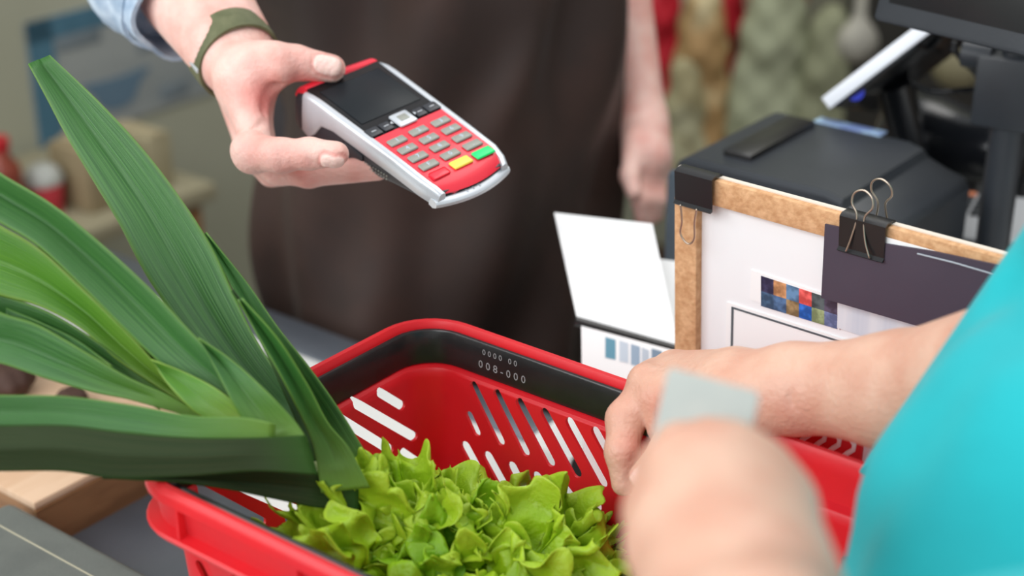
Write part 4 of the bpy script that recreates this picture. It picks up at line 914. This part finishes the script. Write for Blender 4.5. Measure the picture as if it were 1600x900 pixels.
# body with rounded left shoulder and a chamfered right lid
secs = []
for y in (0, .004, Dp-.004, Dp):
    i_ = .004 if y in (0, Dp) else 0
    secs.append([(i_, y, 0), (i_, y, Hp-.05), (.003+i_, y, Hp-.02), (.008, y, Hp-.006-i_), (.018, y, Hp-i_), (Wp-.02, y, Hp-i_), (Wp-.004, y, Hp-.004-i_), (Wp, y, Hp-.012), (Wp+.038, y, Hp-.022-i_), (Wp+.044-i_, y, Hp-.030), (Wp+.044-i_, y, 0)])
obj('printer_case', loft(secs), M['bp2'], pr_, smooth=35)
obj('front_lip', box(.004, Wp, -.012, .002, 0, Hp-.012, bev=.005), mat('printer_front', (70, 82, 94), .4), pr_)
def pl(x, y): q = onz(x, y, ZP); return q @ uu-U0, q @ vv-V0
a, b, c_, d_ = pl(1122, 240), pl(1160, 250), pl(1252, 192), pl(1220, 183)
mx_, nx_ = sorted((a[0], b[0])); 
obj('paper_slot_cover', box(a[0]+.004, b[0]+.008, a[1], c_[1], Hp-.003, Hp+.006, bev=.003), M['blackp'], pr_)
a, b = pl(1275, 188), pl(1385, 208)
st = obj('status_strip', box(a[0], b[0], a[1]-.006, a[1]+.010, Hp-.0005, Hp+.0012, bev=.0005), mat('status_strip', (120, 140, 190), .3, c2=(170, 200, 225), scale=70), pr_); st['label'] = 'pale blue status strip'
# monitor on a pole
pole_b = P(1562, 390, 1.50); pole_t = P(1583, 130, 1.44)
pxy = np.array([P(1580, 160, 1.46)[0], P(1580, 160, 1.46)[1]])
mon = thing('till_monitor', 'black till screen on a pole at the top right corner', 'monitor', (pxy[0], pxy[1], ZC))
bm = bmesh.new(); cyl(bm, (*pxy, ZC+.012), (*pxy, 1.075), .0155, n=28); cyl(bm, (*pxy, 1.07), (*pxy, 1.20), .0135, n=28); obj('pole', bm, M['bp2'], mon, world=True)
bm = bmesh.new(); cyl(bm, (*pxy, ZC), (*pxy, ZC+.014), .045, .04, n=40); obj('pole_base', bm, M['bp2'], mon, world=True)
Rm_ = Matrix.Rotation(ANG+.12, 3, 'Z'); 
bm = box(-.030, .035, -.02, .02, -.035, .030, bev=.003); bm.transform(Matrix.Translation((*pxy, 1.105)) @ Rm_.to_4x4()); obj('mount_block', bm, M['bp2'], mon, world=True)
bm = bmesh.new(); cyl(bm, (-.046, -.005, .026), (-.020, -.005, .026), .0125, n=24); bm.transform(Matrix.Translation((*pxy, 1.105)) @ Rm_.to_4x4()); obj('hinge_cap', bm, M['bp2'], mon, world=True)
# screen: tilted slab, lower edge seen from the front
s0 = P(1362, 30, 1.33); s1 = P(1640, 98, 1.22); e1 = s1-s0; e1[2] *= 1; e1 /= np.linalg.norm(e1)
e3 = np.cross(e1, [0, 0, 1.]); e3 /= np.linalg.norm(e3); e3 = e3 if e3[1] < 0 else -e3
e2 = np.cross(e3, e1); e2 = e2 if e2[2] > 0 else -e2; th_ = .30; e2r = e2*math.cos(th_)-e3*math.sin(th_)*1; nrm_ = e3*math.cos(th_)+e2*math.sin(th_)
def MP(x, y, z): return s0+e1*x+e2r*y+nrm_*z
def slab(x0, x1, y0, y1, z0, z1, bev, m, nm):
    bm = box(x0, x1, y0, y1, z0, z1, bev=bev)
    for v_ in bm.verts: v_.co = Vector(MP(*v_.co))
    bmesh.ops.recalc_face_normals(bm, faces=bm.faces); return obj(nm, bm, m, mon, world=True)
slab(0, .34, 0, .27, -.030, 0, .004, M['bp2'], 'screen_housing')
o_ = slab(.012, .328, .016, .255, -.002, .0008, .0003, M['bp3'], 'screen_glass'); o_['label'] = 'unlit black glass'
slab(.14, .20, -.01, .10, -.055, -.028, .004, M['bp2'], 'rear_bracket')
# angled customer display: white edged slab
q0 = P(1290, 158, 1.56); q1 = P(1424, 56, 1.52); ex = q1-q0; Ld = np.linalg.norm(ex); ex /= Ld
ey = P(1500, 90, 1.75)-P(1424, 56, 1.52); ey -= ex*(ey @ ex); ey /= np.linalg.norm(ey); ez = np.cross(ex, ey); ez = ez if ez[2] > 0 else -ez
dsp = thing('tilted_display', 'dark slab display with bright white edge strip and blue dot, tilted behind the printer', 'display', (q0[0]+.08, q0[1]+.08, ZC))
def dslab(x0, x1, y0, y1, z0, z1, bev, m, nm):
    bm = box(x0, x1, y0, y1, z0, z1, bev=bev)
    for v_ in bm.verts: v_.co = Vector(q0+ex*v_.co.x+ey*v_.co.y+ez*v_.co.z)
    bmesh.ops.recalc_face_normals(bm, faces=bm.faces); return obj(nm, bm, m, dsp, world=True)
dslab(0, Ld+.03, 0, .17, -.008, .004, .002, M['bp3'], 'display_case')
o_ = dslab(-.001, Ld+.03, -.002, .001, -.0085, .0045, .0005, mat('white_edge', (238, 242, 250), .4), 'edge_strip'); o_['label'] = 'bright white edge'
o_ = dslab(.006, .10, .001, .12, -.0120, -.0078, .002, M['bp3'], 'rear_cover')
bc = P(1336, 143, 1.555); ndot = (CAM-bc)/np.linalg.norm(CAM-bc)
bm = bmesh.new(); cyl(bm, bc, bc+ndot*.004, .0088, n=24); o_ = obj('blue_button', bm, mat('blue_button', (10, 40, 190), .3), dsp, world=True)
obj('display_stand', tube([q0+ex*.05+ey*.08-ez*.008, q0+ex*.05+ey*.08-ez*.008+np.array([.03, .02, -.08]), np.array([q0[0]+.12, q0[1]+.12, ZC+.01])], [.020, .018, .03], 12), M['bp3'], dsp, world=True)
# dark rounded housing and cables between display and pole
hs_ = thing('scanner_cradle', 'dark rounded device among cables behind the receipt printer', 'device', onz(1500, 330, ZC))
hv = surf(lambda X: chain([cap(P(1440, 215, 1.75), P(1560, 235, 1.68), .040, .036), cap(P(1450, 300, 1.80), P(1440, 215, 1.75), .06, .045), cap(P(1500, 260, 1.82), P(1600, 270, 1.78), .05)], X, .03), P(1500, 250, 1.76)-.2, P(1500, 250, 1.76)+.2, .006)
obj('housing', (hv[0], hv[1].tolist()), M['bp3'], hs_, world=True, smooth=180)
for pts, lb in (([(1470, 60, 1.55), (1425, 100, 1.58), (1425, 128, 1.6), (1460, 142, 1.6), (1510, 140, 1.58), (1560, 134, 1.5)], 'long black cable sagging below the screen toward the pole'),
                ([(1490, 66, 1.5), (1500, 90, 1.52), (1525, 115, 1.54), (1538, 140, 1.55), (1560, 170, 1.56)], 'short black cable crossing behind the screen mount'),
                ([(1488, 76, 1.5), (1505, 92, 1.52), (1535, 98, 1.5), (1560, 94, 1.46)], 'black cable running from screen back to the hinge cap')):
    c = crv([P(*p) for p in pts], 40); tv = tube(c, .0028, 8); cb = obj('cable', tv, M['bp3'], None, smooth=180); lab(cb, lb, 'cable', None)
# key pad
kp0 = P(1470, 302, 1.62)
kt = [P(1478, 300, 1.66), P(1560, 304, 1.64), P(1556, 368, 1.55), P(1474, 360, 1.57)]
e1 = kt[2]-kt[3]; e1 /= np.linalg.norm(e1); e2 = kt[0]-kt[3]; Hk = np.linalg.norm(e2); e2 -= e1*(e1 @ e2); e2 /= np.linalg.norm(e2); n3 = np.cross(e1, e2)
kyp = thing('card_keypad', 'pale grey number pad with dark keys standing between printer and pole', 'keypad', kt[3], Matrix([[e1[i], e2[i], n3[i]] for i in range(3)]))
obj('case', box(-.004, .085, -.012, Hk+.004, -.022, 0, bev=.003), mat('keypad_grey', (176, 178, 182), .5), kyp)
obj('keypad_foot', box(.01, .07, -.09, -.005, -.05, -.018, bev=.004), M['bp2'], kyp)
for i in range(4):
    for j in range(5):
        o_ = obj('key', box(.004+i*.0125, .0135+i*.0125, Hk-.010-j*.0125, Hk-.001-j*.0125, 0, .003, bev=.001), M['bp2'] if (i, j) != (0, 0) else mat('orange_key', (214, 130, 92), .5), kyp)
        if (i, j) == (0, 0): o_['label'] = 'orange key'

# ------------------------------------------------------------------ left foreground: scale lid and wooden crate
sc_ = onz(34, 790, ZC+.05)
sd = thing('scale_cover', 'matt grey plastic scale cover at the bottom left corner', 'scale', UV(sc_ @ uu, sc_ @ vv, ZC), RZ)
obj('cover', box(-.015, .255, -.34, .0, .002, .052, bev=.010, seg=4), M['greyplastic'], sd)
g_ = bmesh.new(); bbox(g_, -.005, .245, -.0315, -.0300, .0516, .0524); obj('seam', g_, mat('seam_light', (176, 172, 150), .6), sd)
for x_, y_, lbl in ((478, 815, 0), (541, 852, 0)): pass
wz = ZC+.050; we = onz(34, 796, wz)
cr_ = thing('wooden_tray', 'pale wooden tray with brown side at the left, under the leek leaves', 'tray', UV(we @ uu, we @ vv, ZC), RZ)
M['wood'] = mat('pale_wood', (216, 184, 154), .6, c2=(204, 168, 136), scale=6, stretch=(8, 1, 1), bump=.1)
M['wood2'] = mat('brown_wood', (148, 106, 68), .6, c2=(124, 86, 52), scale=12, stretch=(1, 1, 6))
obj('tray_top', box(-.40, 0, .012, .20, .042, .050, bev=.002), M['wood'], cr_)
obj('tray_side', box(-.003, .001, .012, .20, .0, .042), M['wood2'], cr_); obj('tray_body', box(-.398, -.004, .014, .198, 0, .042), M['wood2'], cr_)
for px, py, r0, lb in ((12, 592, .020, 'dark brown round object lying on the wooden tray at the left edge'), (112, 622, .012, 'small dark brown piece lying on the wooden tray beside the leek')):
    c = onz(px, py, wz+r0*.7); hv = surf(lambda X: pd(ell(c, (r0*1.2, r0*1.5, r0*.8)), X)+.0012*np.sin(X[:, 0]*300)*np.sin(X[:, 1]*260), c-.05, c+.05, .002)
    o_ = obj('dried_fruit', (hv[0], hv[1].tolist()), mat('dried_fruit', (70, 46, 36), .7), None, smooth=180); lab(o_, lb, 'fruit')
c = onz(105, 795, ZC+.012); hv = surf(lambda X: chain([ell(c, (.020, .012, .008)), ell(c+np.array([.012, .004, 0]), (.012, .010, .008))], X, .008), c-.05, c+.05, .0015)
o_ = obj('plastic_wrap_scrap', (hv[0], hv[1].tolist()), mat('clear_grey_plastic', (160, 166, 172), .12, spec=.9, coat=.6), None, smooth=180); lab(o_, 'crumpled shiny grey plastic scrap lying on the metal plate by the tray', 'scrap')

# ------------------------------------------------------------------ blurred background
def wl(x, y, uw=-2.398): return onplane(x, y, UV(uw, 0), uu)
# poster on the left wall
a = wl(36, 36); b = wl(450, -80); c2_ = wl(60, 232)
y0_, y1_ = a @ vv, wl(450, 150) @ vv; zt_, zb_ = a[2], c2_[2]
ps = thing('wall_poster', 'faded grey poster with blue border and emblem on the left wall', 'poster', UV(-2.4, y0_, zb_), RZ)
Wd, Hh = y1_-y0_, zt_-zb_
M['poster'] = mat('poster_paper', (150, 154, 152), .7, c2=(132, 138, 138), scale=5, stretch=(1, .4, 2))
M['pblue'] = mat('poster_blue', (72, 112, 132), .7, c2=(60, 98, 118), scale=10)
obj('poster_sheet', box(.001, .006, 0, Wd, 0, Hh), M['poster'], ps)
for q_ in ((0, .055, 0, Hh), (0, Wd, Hh-.04, Hh)): obj('border', box(.006, .008, *q_), M['pblue'], ps)
e_ = wl(180, 135); ey_, ez_ = e_ @ vv-y0_, e_[2]-zb_
bm = bmesh.new(); v_, f_ = prism([(ey_+.075*math.cos(t)*(1+.2*math.sin(3*t)), ez_+.030*math.sin(t)+.012*math.cos(2*t)) for t in np.linspace(0, 2*math.pi, 24, endpoint=False)], .006, .008)
vl = [bm.verts.new((z, x, y)) for x, y, z in v_]; [bm.faces.new([vl[k] for k in ff]) for ff in f_]; bmesh.ops.recalc_face_normals(bm, faces=bm.faces); obj('emblem', bm, mat('emblem_blue', (92, 116, 134), .7), ps)
for px, py, s in ((270, 140, .035), (120, 60, .05), (250, 60, .06)):
    e_ = wl(px, py); obj('print_block', box(.006, .008, e_ @ vv-y0_-s, e_ @ vv-y0_+s, e_[2]-zb_-.015, e_[2]-zb_+.015, bev=.001), mat('faded_print', (112, 122, 128), .7), ps)
# low side table with goods by the left wall
tz = wl(90, 312, -2.15)[2]
tb = thing('side_table', 'pale low side table by the left wall, behind the leek', 'table', UV(-2.2, .9, 0), RZ)
obj('table_top', box(-.18, .2, -.8, .85, tz-.03, tz, bev=.004), mat('table_beige', (158, 150, 124), .6), tb)
for x in (-.15, .17):
    for y in (-.75, .8): obj('leg', box(x-.02, x+.02, y-.02, y+.02, 0, tz-.03), M['wood2'], tb)
def bottle(px, py, hpx, wpx, m1, m2, nm, lb, cat, U=-2.12):
    p = onplane(px, py+hpx, UV(U, 0), uu); p[2] = tz; d = (p-CAM) @ Fw; s = d/FP; H = hpx*s*1.12; r = wpx*s/2
    t = thing(nm, lb, cat, p); obj('container', lathe([(r*.9, 0), (r, .01), (r, H*.62), (r*.95, H*.68), (r*.5, H*.8), (r*.45, H*.9)], 24), m1, t, smooth=50)
    obj('cap', lathe([(r*.55, H*.86), (r*.58, H*.88), (r*.58, H*.99), (r*.5, H)], 20), m2, t, smooth=50); return t, r, H
R1 = mat('bottle_red', (190, 40, 48), .4); R2 = mat('bottle_brown', (120, 58, 48), .4, c2=(150, 70, 50), scale=20)
bottle(8, 178, 130, 60, R2, R1, 'sauce_bottle', 'brown bottle with red cap at the left edge by the wall', 'bottle')
p = onplane(70, 300, UV(-2.12, 0), uu); p[2] = tz; d = (p-CAM) @ Fw; s = d/FP
t = thing('food_tub', 'red tub with white lid on the side table, left of the tall leek leaf', 'tub', p)
obj('tub', lathe([(24*s, 0), (27*s, .008), (30*s, 48*s), (29*s, 50*s)], 24), mat('tub_red', (182, 52, 62), .5), t, smooth=50); obj('lid', lathe([(30*s, 49*s), (31*s, 52*s), (31*s, 58*s), (24*s, 72*s), (14*s, 78*s)], 24), mat('lid_white', (176, 178, 172), .5), t, smooth=50)
for px, py, w_, h_, cc, lb in ((150, 380, 70, 90, (146, 130, 100), 'tan carton on the side table seen between the leek leaves'), (232, 350, 46, 80, (160, 150, 120), 'pale beige carton on the side table right of the tan carton')):
    p = onplane(px, py, UV(-2.10, 0), uu); p[2] = tz; s = ((p-CAM) @ Fw)/FP; t = thing('carton', lb, 'box', p, RZ)
    obj('carton_body', box(-.05, .05, -w_*s/2, w_*s/2, 0, h_*s*1.1, bev=.004), mat('carton_%d' % px, cc, .7), t); obj('carton_flap', box(-.052, .052, -.012, .012, h_*s*1.1, h_*s*1.1+.002), mat('tape_%d' % px, (170, 156, 126), .5), t)
# shelf on the back wall, right of the cashier, with hanging goods
def wb(x, y, vw=2.6): return onplane(x, y, UV(0, vw), vv)
def sackfn(c, r, k):
    return lambda X: chain([ell(c, r), cap(c+np.array([0, 0, r[2]*.8]), c+np.array([0, 0, r[2]*1.25]), r[0]*.75, r[0]*.6)], X, .03)+.004*np.sin(X[:, 0]*90+k)*np.sin(X[:, 2]*80)
floorz = 0
sh = thing('display_shelf', 'dark display shelf along the back wall behind the printer', 'shelf', UV(-.1, 2.72, 0), RZ)
zsf = wb(1100, 262)[2]-.06
obj('shelf_board', box(-.95, 1.9, -.22, .16, zsf-.03, zsf, bev=.003), M['wood2'], sh)
for x in (-.92, .4, 1.87): obj('upright', box(x-.02, x+.02, -.2, .15, 0, zsf-.03), M['wood2'], sh)
def good(px, pyt, pyb, wpx, m, nm, lb, cat, v_=2.6, k=0):
    s = ((wb(px, pyb, v_)-CAM) @ Fw)/FP; top = wb(px, pyt, v_); bot = wb(px, pyb, v_); H = max(top[2]-zsf, .06) if bot[2] < zsf+.12 else top[2]-bot[2]
    z0 = zsf if bot[2] < zsf+.12 else bot[2]; c = np.array([top[0], top[1], z0+H*.42]); r = (wpx*s*.60, wpx*s/2*.7, H*.46)
    hv = surf(sackfn(c, r, k), c-np.array([r[0]*1.3, r[0]*1.3, r[2]*1.1]), c+np.array([r[0]*1.3, r[0]*1.3, r[2]*1.4+r[0]]), .007)
    o_ = obj(nm, (hv[0], hv[1].tolist()), m, None, smooth=180); lab(o_, lb, cat); return o_
redc = mat('sack_red', (196, 34, 50), .6, c2=(176, 30, 44), scale=8)
good(1030, -60, 260, 70, redc, 'gift_bag', 'tall crimson bag beside the cashier arm on the back shelf', 'bag', 2.64)
good(1130, -40, 262, 80, redc, 'gift_bag', 'crimson bag behind the tan bag on the back shelf', 'bag', 2.66, 1)
good(1100, 5, 262, 84, mat('sack_tan', (166, 132, 86), .7, c2=(196, 180, 140), scale=11, detail=1, lo=.45, hi=.6), 'produce_sack', 'tan and cream patterned sack in front of the crimson bags', 'sack', 2.56, 2)
good(1072, 110, 264, 62, mat('cream_sack', (176, 172, 140), .7, c2=(150, 140, 104), scale=14), 'produce_sack', 'small cream sack at the left foot of the tan sack', 'sack', 2.52, 3)
good(1215, -20, 262, 110, mat('sage_bag', (164, 168, 140), .8, c2=(150, 154, 124), scale=6), 'produce_sack', 'large sage green bag left of the tilted display', 'sack', 2.62, 4)
good(1300, 40, 262, 90, mat('sage_bag2', (140, 142, 114), .8), 'produce_sack', 'dull olive bag right of the large sage bag', 'sack', 2.66, 5)
good(1222, -60, 34, 80, mat('orange_tin', (196, 98, 70), .6), 'paper_lantern', 'orange round item at the top edge above the sage bag', 'lantern', 2.66, 6)
ck = thing('dark_cabinet', 'tall dark cabinet behind the till screen', 'cabinet', UV(.35, 2.78, 0), RZ)
p_ = wb(1330, 100, 2.7); cu = p_ @ uu-.35
obj('cabinet_body', box(cu, cu+1.6, -.12, .09, zsf+.002, 1.9, bev=.004), mat('cabinet_dark', (44, 44, 42), .5), ck)
obj('door', box(cu+.02, cu+.7, -.135, -.12, zsf+.03, 1.85, bev=.003), mat('cabinet_door', (52, 50, 48), .45), ck)
obj('door', box(cu+.72, cu+1.58, -.135, -.12, zsf+.03, 1.85, bev=.003), MATS.setdefault('cd', mat('cabinet_door2', (52, 50, 48), .45)), ck)
for px, py, w_, cc, lb in ((1340, 66, 66, (176, 172, 160), 'pale round bag hanging by its strap left of the till screen'), (1500, 96, 90, (150, 142, 110), 'beige sack seen between the cables and the till screen')):
    p = wb(px, py, 2.5); s = ((p-CAM) @ Fw)/FP; r = w_*s/2
    hv = surf(lambda X: chain([ell(p, (r, r*.8, r)), cap(p, p+np.array([0, 0, .45]), .012, .008)], X, .02), p-r*1.3, p+np.array([r*1.3, r*1.3, .5]), .006); o_ = obj('hanging_bag', (hv[0], hv[1].tolist()), mat('bag_%d' % px, cc, .7, c2=tuple(int(v*.85) for v in cc), scale=12), None, smooth=180); lab(o_, lb, 'bag')
